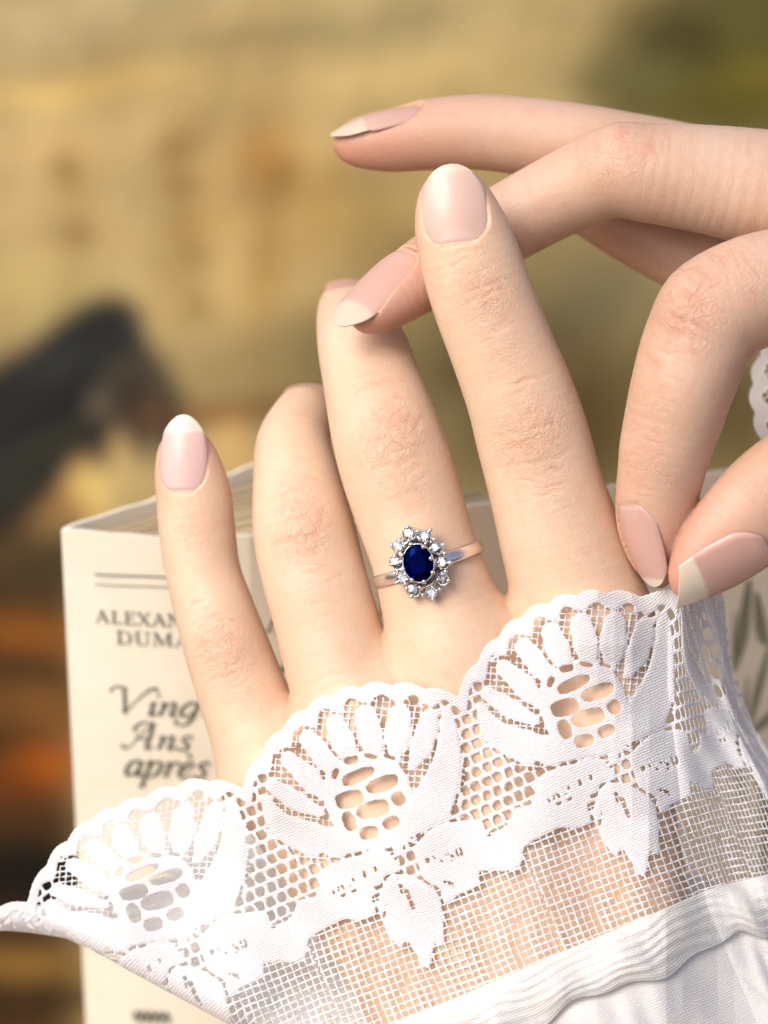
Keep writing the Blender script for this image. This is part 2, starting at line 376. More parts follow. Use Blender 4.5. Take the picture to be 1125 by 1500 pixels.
    col[:] = np.clip(col*(1+0.05*fbm(px/25, py/18, 3, 11))[..., None], 0.004, 1)
    alb = np.clip(col*1.22*(1+.17*fbm(qx/22, qy/30, 3, 41)[..., None]), 0.004, .85)
    root = empty('painting', c0 - 38*UP)
    me = np_mesh('canvas', P.reshape(-1, 3), grid_faces(*X.shape), attrs={'paint': ('FLOAT_COLOR', np.concatenate([alb.reshape(-1, 3), np.ones((X.size, 1))], 1))})
    link('canvas', me, M_PAINT, root)
    for ax, sgn, L in ((RT, 1, 24), (RT, -1, 24), (UP, 1, 19.5), (UP, -1, 19.5)):
        oth = UP if ax is RT else RT
        cen = c0 + UP*(-14) + ax*sgn*((19.0 if ax is RT else 24.0)+1.0)
        g = G(); e = []
        for a in (-1.0, 1.0):
            for b_ in (-(L if ax is RT else L+.5), (L if ax is RT else L+.5)):
                for d in (-1.2, 0.8):
                    e.append(cen + ax*a*0.997 + oth*b_ + AW*d)
        g.add(e, [(0, 1, 3, 2), (4, 6, 7, 5), (0, 4, 5, 1), (2, 3, 7, 6), (0, 2, 6, 4), (1, 5, 7, 3)])
        g.build('frame_side', M_FRAMEWOOD, root)
    tag(root, 'blurred old painting in ochre, olive and dark green behind the hands', 'painting')
build_painting()

def build_table():
    top = -19.0; g = G()
    for j in range(7):                               # planks run left to right
        a0, a1 = -24 + j*5.0, -24 + j*5.0 + 4.93
        e = [RT*x + AW*a + UP*h for x in (-45, 45) for a in (a0, a1) for h in (top-2.0, top)]
        g.add(e, [(0, 1, 3, 2), (4, 6, 7, 5), (0, 4, 5, 1), (2, 3, 7, 6), (0, 2, 6, 4), (1, 5, 7, 3)])
    o = g.build('table_top', M_WOOD); tag(o, kind='structure')
build_table()

# ------------------------------------------------------------------ book standing ajar behind the hand
def ribbon(g, pts, w, org, ex, ey, nrm, off=0.02):
    """a flat pen stroke; pts in the plane (ex, ey), w a width or a list of widths"""
    pts = np.array(pts, float); k = len(pts); w = np.broadcast_to(np.asarray(w, float), (k,))
    t = np.gradient(pts, axis=0); t /= np.linalg.norm(t, axis=1, keepdims=True)+1e-9
    nr = np.stack([-t[:, 1], t[:, 0]], 1)
    Lp = pts + nr*w[:, None]/2; Rp = pts - nr*w[:, None]/2
    rows = np.stack([Lp, Rp], 1)
    P = org + rows[..., :1]*ex + rows[..., 1:]*ey + nrm*off
    g.grid(P)
def smooth_pts(pts, n=6):
    p = np.array(pts, float)
    if len(p) < 3: return p
    q = np.vstack([2*p[0]-p[1], p, 2*p[-1]-p[-2]]); out = []
    for i in range(1, len(q)-2):
        for t in np.linspace(0, 1, n, endpoint=False):
            out.append(.5*((2*q[i])+(-q[i-1]+q[i+1])*t+(2*q[i-1]-5*q[i]+4*q[i+1]-q[i+2])*t*t+(-q[i-1]+3*q[i]-3*q[i+1]+q[i+2])*t**3))
    out.append(p[-1]); return np.array(out)

TH, TN = 0.15, 0.07
SERIF = {   # strokes: (points, width, smooth)
 'A': (0.95, [([(.12, 0), (.45, 1)], TN, 0), ([(.42, 1), (.80, 0)], TH, 0), ([(.24, .34), (.66, .34)], TN, 0), ([(0, .03), (.27, .03)], TN, 0), ([(.62, .03), (.96, .03)], TN, 0)]),
 'L': (0.80, [([(.24, 0), (.24, 1)], TH, 0), ([(.05, .97), (.45, .97)], TN, 0), ([(.05, .03), (.72, .03)], TN, 0), ([(.70, 0), (.72, .3)], TN, 0)]),
 'E': (0.82, [([(.24, 0), (.24, 1)], TH, 0), ([(.05, .97), (.70, .97)], TN, 0), ([(.69, 1), (.70, .75)], TN, 0), ([(.05, .03), (.74, .03)], TN, 0), ([(.73, 0), (.74, .28)], TN, 0), ([(.24, .52), (.54, .52)], TN, 0), ([(.54, .40), (.54, .64)], TN, 0)]),
 'X': (0.95, [([(.15, 1), (.80, 0)], TH, 0), ([(.78, 1), (.16, 0)], TN, 0), ([(.02, .97), (.32, .97)], TN, 0), ([(.62, .97), (.92, .97)], TN, 0), ([(.02, .03), (.32, .03)], TN, 0), ([(.62, .03), (.95, .03)], TN, 0)]),
 'N': (1.0, [([(.18, 0), (.18, 1)], TN, 0), ([(.16, 1), (.80, 0)], TH, 0), ([(.80, 0), (.80, 1)], TN, 0), ([(.02, .97), (.25, .97)], TN, 0), ([(.66, .97), (.94, .97)], TN, 0), ([(.04, .03), (.33, .03)], TN, 0)]),
 'D': (0.95, [([(.24, 0), (.24, 1)], TH, 0), ([(.05, .97), (.45, .97), (.78, .80), (.84, .5), (.78, .2), (.45, .03), (.05, .03)], [TN, TN, .12, TH, .12, TN, TN], 1)]),
 'R': (0.95, [([(.24, 0), (.24, 1)], TH, 0), ([(.05, .97), (.50, .96), (.70, .75), (.50, .50), (.24, .48)], [TN, TN, TH, TN, TN], 1), ([(.46, .48), (.80, .03)], TH, 0), ([(.05, .03), (.42, .03)], TN, 0), ([(.72, .03), (.92, .03)], TN, 0)]),
 'U': (0.98, [([(.22, 1), (.22, .35), (.34, .06), (.52, .02), (.70, .08), (.78, .35), (.78, 1)], [TH, TH, .12, TN, TN, TN, TN], 1), ([(.04, .97), (.42, .97)], TN, 0), ([(.62, .97), (.94, .97)], TN, 0)]),
 'M': (1.15, [([(.14, 0), (.20, 1)], TN, 0), ([(.20, 1), (.56, .08)], TH, 0), ([(.56, .08), (.92, 1)], TN, 0), ([(.92, 1), (.96, 0)], TH, 0), ([(.02, .97), (.24, .97)], TN, 0), ([(.88, .97), (1.1, .97)], TN, 0), ([(.02, .03), (.28, .03)], TN, 0), ([(.82, .03), (1.12, .03)], TN, 0)]),
 'S': (0.72, [([(.62, .76), (.56, .94), (.36, 1), (.14, .88), (.16, .66), (.36, .52), (.58, .36), (.60, .14), (.36, 0), (.12, .06), (.06, .26)], [TN, TN, TN, .12, TH, TH, TH, .12, TN, TN, TN], 1)]),
}
TK, TI = 0.11, 0.045
SCRIPT = {  # italic book hand, x-height 0.5
 'V': (0.86, [([(-.24, .78), (-.20, .94), (-.02, 1.0), (.12, .92), (.20, .98)], [.10, TI, .09, .08, TI], 1), ([(.10, .95), (.22, .45), (.30, .0)], [.10, TK, TK], 1), ([(.30, 0), (.52, .5), (.80, .93), (.98, 1.0), (1.02, .9)], [TI, TI, .08, .09, .08], 1)]),
 'i': (0.30, [([(.02, .40), (.12, .5), (.16, .42), (.11, .08), (.18, 0), (.30, .12)], [TI, TI, TK, TK, .08, TI], 1), ([(.20, .72), (.24, .78)], .12, 0)]),
 'n': (0.56, [([(0, .42), (.10, .5), (.13, .42), (.07, 0)], [TI, TI, TK, TK], 1), ([(.10, .2), (.24, .44), (.38, .5), (.42, .40), (.36, .08), (.43, 0), (.54, .12)], [TI, TI, .08, TK, TK, .08, TI], 1)]),
 'g': (0.56, [([(.44, .46), (.28, .52), (.08, .34), (.06, .10), (.20, .0), (.38, .18), (.46, .48)], [.08, .08, TK, TK, .08, TI, TI], 1), ([(.46, .5), (.40, -.05), (.28, -.28), (.08, -.32), (-.04, -.22), (.04, -.14)], [TK, TK, .08, TI, .08, .08], 1)]),
 't': (0.36, [([(.20, .74), (.12, .2), (.14, .02), (.24, .0), (.34, .12)], [.10, TK, TK, .07, TI], 1), ([(.0, .48), (.36, .50)], .06, 0)]),
 'A': (0.86, [([(-.12, .12), (-.06, -.02), (.10, .04), (.34, .5), (.64, 1.0)], [.10, .09, TI, TI, .06], 1), ([(.62, 1.0), (.62, .5), (.58, .05), (.66, .0), (.78, .1)], [TK, TK, TK, .08, TI], 1), ([(.18, .44), (.40, .36), (.62, .42)], [TI, .07, TI], 1), ([(.62, .98), (.30, .96), (.12, .74), (.18, .56)], [TI, .08, .10, TI], 1)]),
 's': (0.42, [([(.40, .40), (.32, .51), (.16, .46), (.14, .34), (.30, .22), (.30, .06), (.14, -.01), (0, .10)], [.08, .07, .08, TK, TK, .09, .07, .09], 1)]),
 'a': (0.56, [([(.42, .44), (.28, .52), (.08, .34), (.05, .08), (.16, 0), (.34, .16), (.44, .48)], [.08, .08, TK, TK, .08, TI, TI], 1), ([(.45, .5), (.38, .1), (.44, 0), (.56, .12)], [TK, TK, .08, TI], 1)]),
 'p': (0.58, [([(0, .42), (.10, .52), (.14, .44), (.04, -.34)], [TI, TI, TK, TK], 1), ([(.08, .1), (.24, .46), (.40, .50), (.48, .34), (.38, .08), (.22, 0), (.10, .08)], [TI, TI, .09, TK, .11, TI, TI], 1), ([(-.06, -.34), (.14, -.34)], .06, 0)]),
 'r': (0.42, [([(0, .42), (.10, .5), (.14, .42), (.08, 0)], [TI, TI, TK, TK], 1), ([(.11, .24), (.24, .46), (.34, .50), (.40, .42)], [TI, TI, .08, .11], 1)]),
 'è': (0.46, [([(.06, .22), (.26, .28), (.38, .40), (.28, .52), (.10, .38), (.04, .14), (.16, 0), (.38, .12)], [TI, TI, .08, .07, TK, TK, .08, TI], 1), ([(.14, .80), (.30, .64)], [.12, .06], 0)]),
}
def write(text, font, x, y, size, slant, org, ex, ey, nrm, done, wide=1.0, center=True, gap=0.0):
    tot = sum(font[c][0]*wide + gap for c in text)*size
    if center: x -= tot/2
    for c in text:
        adv, strokes = font[c]; g = G()
        for pts, w, sm in strokes:
            p = np.array(pts, float); w = np.broadcast_to(np.asarray(w, float), (len(p),))
            if sm:
                w = np.interp(np.linspace(0, len(p)-1, (len(p)-1)*6+1), np.arange(len(p)), w); p = smooth_pts(p, 6)
            q = np.stack([x + (p[:, 0]*wide + p[:, 1]*slant)*size, y + p[:, 1]*size], 1)
            ribbon(g, q, w*size, org, ex, ey, nrm)
        done(g); x += (adv*wide + gap)*size

def build_book():
    corner = Pic(366, 785, -4.3)                           # top of the hinge between spine and front cover
    H = 17.5
    ds = -RT*math.cos(math.radians(4)) + AW*math.sin(math.radians(4))
    dc = RT*math.cos(math.radians(16)) + AW*math.sin(math.radians(16))
    Wsp = 276/100*(DIST+4.4)/DIST
    left = corner + ds*Wsp
    db = RT*math.cos(math.radians(37)) + AW*math.sin(math.radians(37))
    nrm_s = np.cross(UP, -ds); nrm_s /= np.linalg.norm(nrm_s); nrm_s *= np.sign(nrm_s @ -AW)
    nrm_c = np.cross(UP, dc); nrm_c /= np.linalg.norm(nrm_c); nrm_c *= np.sign(nrm_c @ -AW)
    root = empty('book', corner - UP*H)
    def board(name, a, d, L, nrm, th, mat, par, bow=0.0, worn=True, nx=40, ny=60):
        """a card with a slightly uneven top edge, bowed by bow"""
        s = np.linspace(0, L, nx); h = np.linspace(0, 1, ny)
        S, Hh = np.meshgrid(s, h)
        topw = 0.012*np.sin(S*2.1+1)*np.sin(S*5.3) - 0.02*(np.sin(S*3.7+2) > 0.8)
        yy = -H*(1-Hh) + topw*np.exp(-(1-Hh)*14)
        out = bow*np.sin(np.pi*S/L)
        front = a + S[..., None]*d + yy[..., None]*UP + out[..., None]*nrm
        back = front - nrm*th
        g = G(); g.grid(front); g.grid(back[:, ::-1])
        for A, B in ((front[-1], back[-1]), (front[0], back[0]), (front[:, 0], back[:, 0]), (front[:, -1], back[:, -1])):
            g.grid(np.stack([A, B], 0))
        o = g.build(name, mat, par, True)
        for e in (): pass
        return o
    spine = board('spine', left, -ds, Wsp, nrm_s, 0.06, M_PAPER, root, 0.12)
    cover = board('front_cover', corner + dc*0.004, dc, 11.0, nrm_c, 0.06, M_PAPER, root, 0.0)
    nrm_b = np.cross(UP, db); nrm_b /= np.linalg.norm(nrm_b); nrm_b *= np.sign(nrm_b @ -AW)
    board('back_cover', left + db*0.01 - AW*0.0, db, 5.2, nrm_b, 0.06, M_PAPER, root, 0.0)
    g = G()                                                # leaves fan from the spine
    for i in range(46):
        f = (i+.5)/46
        a = left + (-ds)*(0.15 + f*(Wsp-0.3)) + AW*0.12
        ang = math.radians(36 - 19*f); d = RT*math.cos(ang) + AW*math.sin(ang)
        t = np.cross(UP, d); L = 4.9 + rs.uniform(-.05, .05); tp = -0.28 + rs.uniform(-.06, .04)
        e = [a + d*q + UP*h + t*k for q in (0, L) for h in (-H+.2, tp) for k in (-.022, .022)]
        g.add(e, [(0, 1, 3, 2), (4, 6, 7, 5), (0, 4, 5, 1), (2, 3, 7, 6), (0, 2, 6, 4), (1, 5, 7, 3)])
    pg = g.build('pages', M_PAGES, root); pg['kind'] = 'stuff'
    # printing on the spine
    kx = (DIST+4.5)/DIST/100; ky = kx/cp
    def sx(px): return (px-90)*kx
    def sy(py): return -(py-781)*ky*1.0
    spn = spine
    class Sp:  # follows the bow of the spine
        pass
    g = G()
    org, ex, ey = left, -ds, UP
    for yy, w in ((840, 2.5), (855, 1.6)):
        g = G(); ribbon(g, [(sx(136), sy(yy)), (sx(320), sy(yy+1))], w*ky, org, ex, ey, nrm_s, 0.13); g.build('printed_rule', M_INK, spine)
    def put(text, font, cx, base, size, slant, wide, gap):
        def bowed(q):
            q.v = [v + (0.12*np.sin(np.pi*np.clip(((v-org) @ ex)/Wsp, 0, 1)))[:, None]*nrm_s for v in q.v]; q.build('letter', M_INK, spine)
        write(text, font, sx(cx), sy(base), size*ky, slant, org, ex, ey, nrm_s, bowed, wide, True, gap)
    put('ALEXANDRE', SERIF, 232, 914, 19.5, 0, 1.06, .03)
    put('DUMAS', SERIF, 231, 944, 20.5, 0, 1.16, .08)
    put('Vingt', SCRIPT, 230, 1051, 42, .26, 1.16, .02)
    put('Ans', SCRIPT, 221, 1103, 42, .24, 1.10, .02)
    put('après', SCRIPT, 230, 1147, 48, .24, .94, .01)
    def mirror_small(px, py):
        for k in range(5):
            g = G(); ribbon(g, smooth_pts([(sx(px+k*12), sy(py)), (sx(px+4+k*12), sy(py-14)), (sx(px+9+k*12), sy(py-4)), (sx(px+6+k*12), sy(py+6))], 5), 4*ky, org, ex, ey, nrm_s, 0.14); g.build('printed_mark', M_INK, spine)
    mirror_small(166, 1548)
    # printing on the front cover: the same author and title, and a pale line drawing
    fe, fo = dc, corner; flat = lambda q: q.build('letter', M_INK, cover)
    write('ALEXANDRE', SERIF, 0.22, sy(926), 0.40, 0, fo, fe, UP, nrm_c, flat, 1.0, False, .05)
    write('DUMAS', SERIF, 5.2, sy(926), 0.40, 0, fo, fe, UP, nrm_c, flat, 1.0, False, .05)
    write('Vingt', SCRIPT, 0.55, sy(1060), 1.1, .24, fo, fe, UP, nrm_c, flat, 1.0, False, .02)
    g = G()
    def cx(px): return (px-366)*1.145*0.01/math.cos(math.radians(16))
    def cy(py, px): return -(py-785+(px-366)*.14)*1.27*0.01
    for pts, w in (([(1088, 850), (1082, 930), (1072, 990)], 20), ([(1100, 870), (1112, 930), (1122, 950)], 18), ([(1126, 950), (1112, 1020), (1100, 1080)], 13),
                   ([(1104, 1090), (1125, 1070), (1160, 1030)], 16), ([(1068, 900), (1070, 960)], 8), ([(1130, 880), (1150, 980), (1140, 1090)], 22),
                   ([(1095, 1000), (1092, 1060), (1085, 1130)], 7), ([(1150, 860), (1200, 960), (1190, 1100)], 26), ([(1110, 1130), (1135, 1200), (1140, 1330)], 16), ([(1060, 1010), (1075, 1090), (1100, 1200)], 10)):
        p = smooth_pts([(cx(x), cy(y, x)) for x, y in pts], 8); t = np.linspace(0, 1, len(p))
        ribbon(g, p, w*0.0115*(0.35+0.65*np.sin(np.pi*t)), fo, fe, UP, nrm_c)
    g.build('line_drawing', M_INK_PALE, cover)
    tag(root, 'ivory paperback with dark green title lettering standing ajar behind the left hand', 'book')
build_book()

# ------------------------------------------------------------------ hands: one continuous surface each, from a distance field
class Finger:
    def __init__(s, name, st, n0, n1, tipside=True):
        """stations tip -> base: px, py, z, half width, half depth; n0/n1 the back-of-finger direction at tip and base"""
        st = np.array(st, float)
        P = Pic(st[:, 0], st[:, 1], st[:, 2]); q = np.concatenate([P, st[:, 3:5]], 1)
        q = smooth_pts5(q, 5)
        s.name = name; s.P = q[:, :3]; s.w = q[:, 3]; s.t = q[:, 4]
        d = np.diff(s.P, axis=0); s.L = np.linalg.norm(d, axis=1); s.dh = d/s.L[:, None]
        s.c0 = np.concatenate([[0], np.cumsum(s.L)])
        k = len(d); a = np.linspace(0, 1, k)[:, None]
        n = np.array(n0, float)*(1-a) + np.array(n1, float)*a
        n -= (n*s.dh).sum(1, keepdims=True)*s.dh; n /= np.linalg.norm(n, axis=1, keepdims=True)
        s.n = n; s.s = np.cross(n, s.dh)
        r = max(s.w.max(), s.t.max())
        s.lo = s.P.min(0)-r-.7; s.hi = s.P.max(0)+r+.7
    def eval(s, p, full=False):
        best = np.full(len(p), 9.0, np.float32)
        if full: F = np.zeros((len(p), 4), np.float32)
        for i in range(len(s.L)):
            r = p - s.P[i].astype(np.float32)
            ax = r @ s.dh[i].astype(np.float32)
            t = np.clip(ax/s.L[i], 0, 1); w = s.w[i]+(s.w[i+1]-s.w[i])*t; h = s.t[i]+(s.t[i+1]-s.t[i])*t
            over = ax - t*s.L[i]
            a = r @ s.s[i].astype(np.float32); b = r @ s.n[i].astype(np.float32)
            m = np.minimum(w, h)
            hb = np.where(b > 0, h, h*1.06)
            q = np.sqrt((a/w)**2 + (b/hb)**2 + (over/m)**2)
            d = (q-1)*m
            k = d < best
            if full:
                F[k, 0] = a[k]; F[k, 1] = (s.c0[i]+t*s.L[i])[k]; F[k, 2] = (b/hb)[k]
            best = np.where(k, d, best)
        return (best, F) if full else best
def smooth_pts5(p, n):
    q = np.vstack([2*p[0]-p[1], p, 2*p[-1]-p[-2]]); out = []
    for i in range(1, len(q)-2):
        for t in np.linspace(0, 1, n, endpoint=False):
            c = .5*((2*q[i])+(-q[i-1]+q[i+1])*t+(2*q[i-1]-5*q[i]+4*q[i+1]-q[i+2])*t*t+(-q[i-1]+3*q[i]-3*q[i+1]+q[i+2])*t**3)
            c[3:] = np.maximum(c[3:], .08); out.append(c)
    out.append(p[-1]); return np.array(out)
def smin(a, b, k):
    h = np.clip(.5+.5*(b-a)/k, 0, 1); return b+(a-b)*h - k*h*(1-h)
def smax(a, b, k): return -smin(-a, -b, k)

class Nail:
    def __init__(s, p0, p1, n, width, arch=0.28, lon=0.05, free=0.85, tipw=0.8, square=0.0, mat=None, thick=0.022, up=0.0, tipe=0.24):
        s.p0 = np.array(p0, float); s.p1 = np.array(p1, float)
        d = s.p1 - s.p0; s.L = np.linalg.norm(d); s.d = d/s.L
        n = np.array(n, float); n -= (n@s.d)*s.d; s.n = n/np.linalg.norm(n); s.s = np.cross(s.d, s.n)
        s.w = width/2; s.arch = arch*s.w; s.lon = lon; s.free = free; s.tipw = tipw; s.square = square; s.mat = mat; s.th = thick; s.up = up; s.tipe = tipe
    def half(s, y):
        """half width along the nail, y 0..1"""
        y = np.clip(y, 0, 1)
        base = np.sqrt(np.clip(1-((0.30-y)/0.32)**2, 0, 1)); base = np.where(y > 0.30, 1, base*0.75+0.25*base)
        body = 1 - (1-s.tipw)*np.clip((y-.45)/.55, 0, 1)**1.5
        e = s.tipe if abs(s.square) < .5 else 0.03
        tip = np.where((y > 1-e) & (abs(s.square) < .5), np.sqrt(np.clip(1-((y-(1-e))/e)**2, 0, 1)), 1)
        return s.w*base*body*tip
    def height(s, a, y):
        return -s.arch*(a/s.w)**2 + s.lon*4*y*(1-y) + s.up
    def carve(s, p):
        r = p - s.p0; y = (r@s.d)/s.L; a = r@s.s; b = r@s.n
        d2 = np.maximum(np.abs(a)-s.half(np.clip(y, 0.02, .84))*0.985, np.maximum(-y, y-1.6)*s.L)
        return np.maximum(np.maximum(d2, (s.height(a, np.clip(y, 0, 1)) - 0.012) - b), b-0.5)
    def build(s, parent, label=None):
        ny, nx = 56, 29
        y = np.concatenate([np.linspace(0, .12, 10)**1.0, np.linspace(.12, .86, 30)[1:], np.linspace(.86, 1, 18)[1:]]); ny = len(y)
        x = np.linspace(-1, 1, nx); Yg, Xg = np.meshgrid(y, x, indexing='ij')
        a = Xg*s.half(Yg)
        sq = s.square*0.14*Xg*np.clip((Yg-.6)/.4, 0, 1)           # slanted free edge
        h = s.height(a, Yg)
        rim = 0.030*(np.clip(1-(1-np.abs(Xg))*7, 0, 1)**2) + 0.03*np.clip(1-Yg*14, 0, 1)
        top = s.p0 + (Yg+sq)[..., None]*s.d*s.L + a[..., None]*s.s + (h-rim*np.where(Yg < s.free, 1, 0))[..., None]*s.n
        bot = top - s.th*s.n
        v = np.concatenate([top.reshape(-1, 3), bot.reshape(-1, 3)])
        f = grid_faces(ny, nx); f2 = f[:, ::-1] + ny*nx
        idx = np.arange(ny*nx).reshape(ny, nx)
        loop = np.concatenate([idx[0], idx[1:, -1], idx[-1, ::-1][1:], idx[::-1, 0][1:-1]])
        nl = np.roll(loop, -1); f3 = np.stack([nl, loop, loop+ny*nx, nl+ny*nx], -1)
        nc = np.stack([Xg, Yg, np.full_like(Xg, s.free)], -1).reshape(-1, 3)
        me = np_mesh('nail', v, np.concatenate([f, f2, f3]), attrs={'nc': ('FLOAT_VECTOR', np.concatenate([nc, nc]))})
        o = link('nail', me, s.mat, parent)
        if label: o['label'] = label
        return o

class Hand:
    def __init__(s, fingers, palm, k_palm, nails, k_join=0.32, bulges=()):
        s.fingers = fingers; s.palm = palm; s.k = k_palm; s.nails = nails; s.kj = k_join; s.bulges = bulges
        s.palm_lo = min_pts([np.minimum(a[:3], b[:3]) - max(a[3], b[3]) - .9 for a, b in palm], 0)
        s.palm_hi = min_pts([np.maximum(a[:3], b[:3]) + max(a[3], b[3]) + .9 for a, b in palm], 1)
    def palm_d(s, p):
        d = np.full(len(p), 9.0, np.float32)
        m = ((p > s.palm_lo) & (p < s.palm_hi)).all(1)
        if not m.any(): return d
        q = p[m]; dd = None
        for a, b in s.palm:
            A, B = a[:3].astype(np.float32), b[:3].astype(np.float32); e = B-A; L2 = float(e@e)+1e-9
            t = np.clip(((q-A)@e)/L2, 0, 1)
            x = np.linalg.norm(q - A - t[:, None]*e, axis=1) - (a[3]+(b[3]-a[3])*t)
            dd = x if dd is None else smin(dd, x, s.k)
        d[m] = dd; return d
    def sdf(s, p):
        p = p.astype(np.float32); pd = s.palm_d(p); d = pd.copy()
        for f in s.fingers:
            m = ((p > f.lo) & (p < f.hi)).all(1)
            if m.any():
                q = p[m]; fd = f.eval(q)
                d[m] = np.minimum(d[m], smin(fd, pd[m], s.kj))
        for c, r, amp in s.bulges:
            m = (np.abs(p-c) < 2*r).all(1)
            if m.any(): d[m] -= amp*np.exp(-((p[m]-c)**2).sum(1)/(r*r))
        for nl in s.nails:
            c = (nl.p0+nl.p1)/2; m = (np.abs(p-c) < 1.3).all(1)
            if m.any(): d[m] = smax(d[m], -nl.carve(p[m]), 0.035)
        return d
    def mesh(s, h=0.03):
        lo = np.min([s.palm_lo]+[f.lo for f in s.fingers], 0); hi = np.max([s.palm_hi]+[f.hi for f in s.fingers], 0)
        H1, r1, r2 = h*12, 4, 3                                   # coarse blocks, then middle blocks, then voxels
        n1 = np.ceil((hi-lo)/H1).astype(int)
        I = np.stack(np.meshgrid(*[np.arange(n) for n in n1], indexing='ij'), -1).reshape(-1, 3)
        D1 = s.sdf(lo + (I+.5)*H1)
        dense = np.ones(n1, np.float32); dense[tuple(I.T)] = np.sign(D1)
        dense = dense.repeat(r1, 0).repeat(r1, 1).repeat(r1, 2)
        act = I[np.abs(D1) < H1*1.25]
        sub = np.stack(np.meshgrid(*[np.arange(r1)]*3, indexing='ij'), -1).reshape(-1, 3)
        J = (act[:, None]*r1 + sub).reshape(-1, 3); H2 = H1/r1
        D2 = s.sdf(lo + (J+.5)*H2); dense[tuple(J.T)] = np.sign(D2)
        dense = dense.repeat(r2, 0).repeat(r2, 1).repeat(r2, 2)
        act = J[np.abs(D2) < H2*1.6]
        sub = np.stack(np.meshgrid(*[np.arange(r2)]*3, indexing='ij'), -1).reshape(-1, 3)
        K = (act[:, None]*r2 + sub).reshape(-1, 3)
        D3 = s.sdf(lo + (K+.5)*h); dense[tuple(K.T)] = D3
        v, f = surface_nets(dense); v = lo + (v+.5)*h
        # settle vertices onto the field
        for _ in range(1):
            v = v.astype(np.float32); e = 0.012; d = s.sdf(v)
            g = np.stack([s.sdf(v + e*np.eye(3, dtype=np.float32)[k]) - d for k in range(3)], -1)/e
            gl = np.linalg.norm(g, axis=1, keepdims=True)+1e-6
            v = v - np.clip(d[:, None]/np.maximum(gl, .5), -.03, .03)*g/gl
        return v, f
    def build(s, name, mat, knuckles, tips, label, cat):
        v, f = s.mesh()
        best = np.full(len(v), 9.0); fc = np.zeros((len(v), 3), np.float32); tip = np.zeros(len(v), np.float32)
        for i, fg in enumerate(s.fingers):
            d, F = fg.eval(v.astype(np.float32), True)
            k = d < best; best = np.where(k, d, best)
            fc[k, 0] = F[k, 0]; fc[k, 1] = F[k, 1]+i*3.7; fc[k, 2] = F[k, 2]
            tip[k] = (np.clip(1-F[k, 1]/tips, 0, 1)*np.clip(1.1-F[k, 2]*.6, 0.3, 1))
        ed = np.unique(np.sort(np.concatenate([f[:, [0, 1]], f[:, [1, 2]], f[:, [2, 3]], f[:, [3, 0]]]), 1), axis=0)
        deg = np.bincount(ed.ravel(), minlength=len(v)).astype(np.float32)
        for _ in range(22):                                        # evens out the finger coordinates round the joints
            for q in range(3):
                t = fc[:, q]; fc[:, q] = .3*t + .7*(np.bincount(ed[:, 0], t[ed[:, 1]], len(v)) + np.bincount(ed[:, 1], t[ed[:, 0]], len(v)))/deg
        far = best > 1.2; fc[far, 0] = v[far, 0]; fc[far, 1] = -v[far, 1]
        kn = np.zeros(len(v), np.float32)
        for c, r, a in knuckles: kn = np.maximum(kn, a*np.exp(-(((v-c)**2).sum(1)/(r*r))**1.5))
        nrm = np.zeros_like(v); a_, b_, c_ = v[f[:, 0]], v[f[:, 1]], v[f[:, 2]]; fnv = np.cross(b_-a_, c_-a_)
        for q in range(4): np.add.at(nrm, f[:, q], fnv)
        nrm /= np.linalg.norm(nrm, axis=1, keepdims=True)+1e-12
        crease = np.zeros(len(v), np.float32)
        for ki, (c, r, amp) in enumerate(knuckles):
            near = np.where(((v-c)**2).sum(1) < (2.0*r)**2)[0]
            i0 = near[np.argmin(((v[near]-c)**2).sum(1))]
            x = (fc[near, 0]-0*fc[i0, 0])/r; y = (fc[near, 1]-fc[i0, 1])/r; top = np.clip(fc[near, 2]*2.2, 0, 1)*(np.abs(y) < 2.2)
            rr = np.random.RandomState(len(name)*31+ki*7)
            wob = .022*np.sin(x*9+rr.uniform(0, 6))+.014*np.sin(x*19+y*5+rr.uniform(0, 6))
            d = np.zeros(len(near))
            for _ in range(int(12+14*amp)):                          # cross folds, arched round the joint
                yc = rr.uniform(-1.15, 1.15); xc = rr.uniform(-.45, .45); half = rr.uniform(.16, .75)*(1-.35*abs(yc)); tl = rr.uniform(-.12, .12)
                arch = yc + .30*yc*(1-x*x*.9) + tl*(x-xc) + wob
                w = rr.uniform(.028, .050)
                d += rr.uniform(.35, 1)*np.exp(-((y-arch)/w)**2)*np.exp(-((x-xc)/half)**4)
            for _ in range(int(5+8*amp)):                          # short slanting ones between them
                xc, yc = rr.uniform(-.6, .6), rr.uniform(-.7, .7); al = rr.uniform(.5, 2.6); q = (x-xc)*math.cos(al)+(y-yc)*math.sin(al); p_ = -(x-xc)*math.sin(al)+(y-yc)*math.cos(al)+wob*.7
                d += rr.uniform(.25, .7)*np.exp(-(p_/.045)**2)*np.exp(-(q/rr.uniform(.12, .3))**4)
            crease[near] = np.maximum(crease[near], np.clip(d, 0, 1.3)*amp*top)
        v = v - nrm*(0.0105*np.sign((nrm*(v-v.mean(0))).sum()+1e-9)*crease)[:, None]
        me = np_mesh(name, v, f, attrs={'crease': ('FLOAT', crease), 'fc': ('FLOAT_VECTOR', fc), 'kn': ('FLOAT', kn), 'tip': ('FLOAT', tip)})
        o = link(name, me, mat); tag(o, label, cat)
        for nl in s.nails: nl.build(o)
        return o
def min_pts(L, up):
    a = np.array(L); return a.max(0) if up else a.min(0)

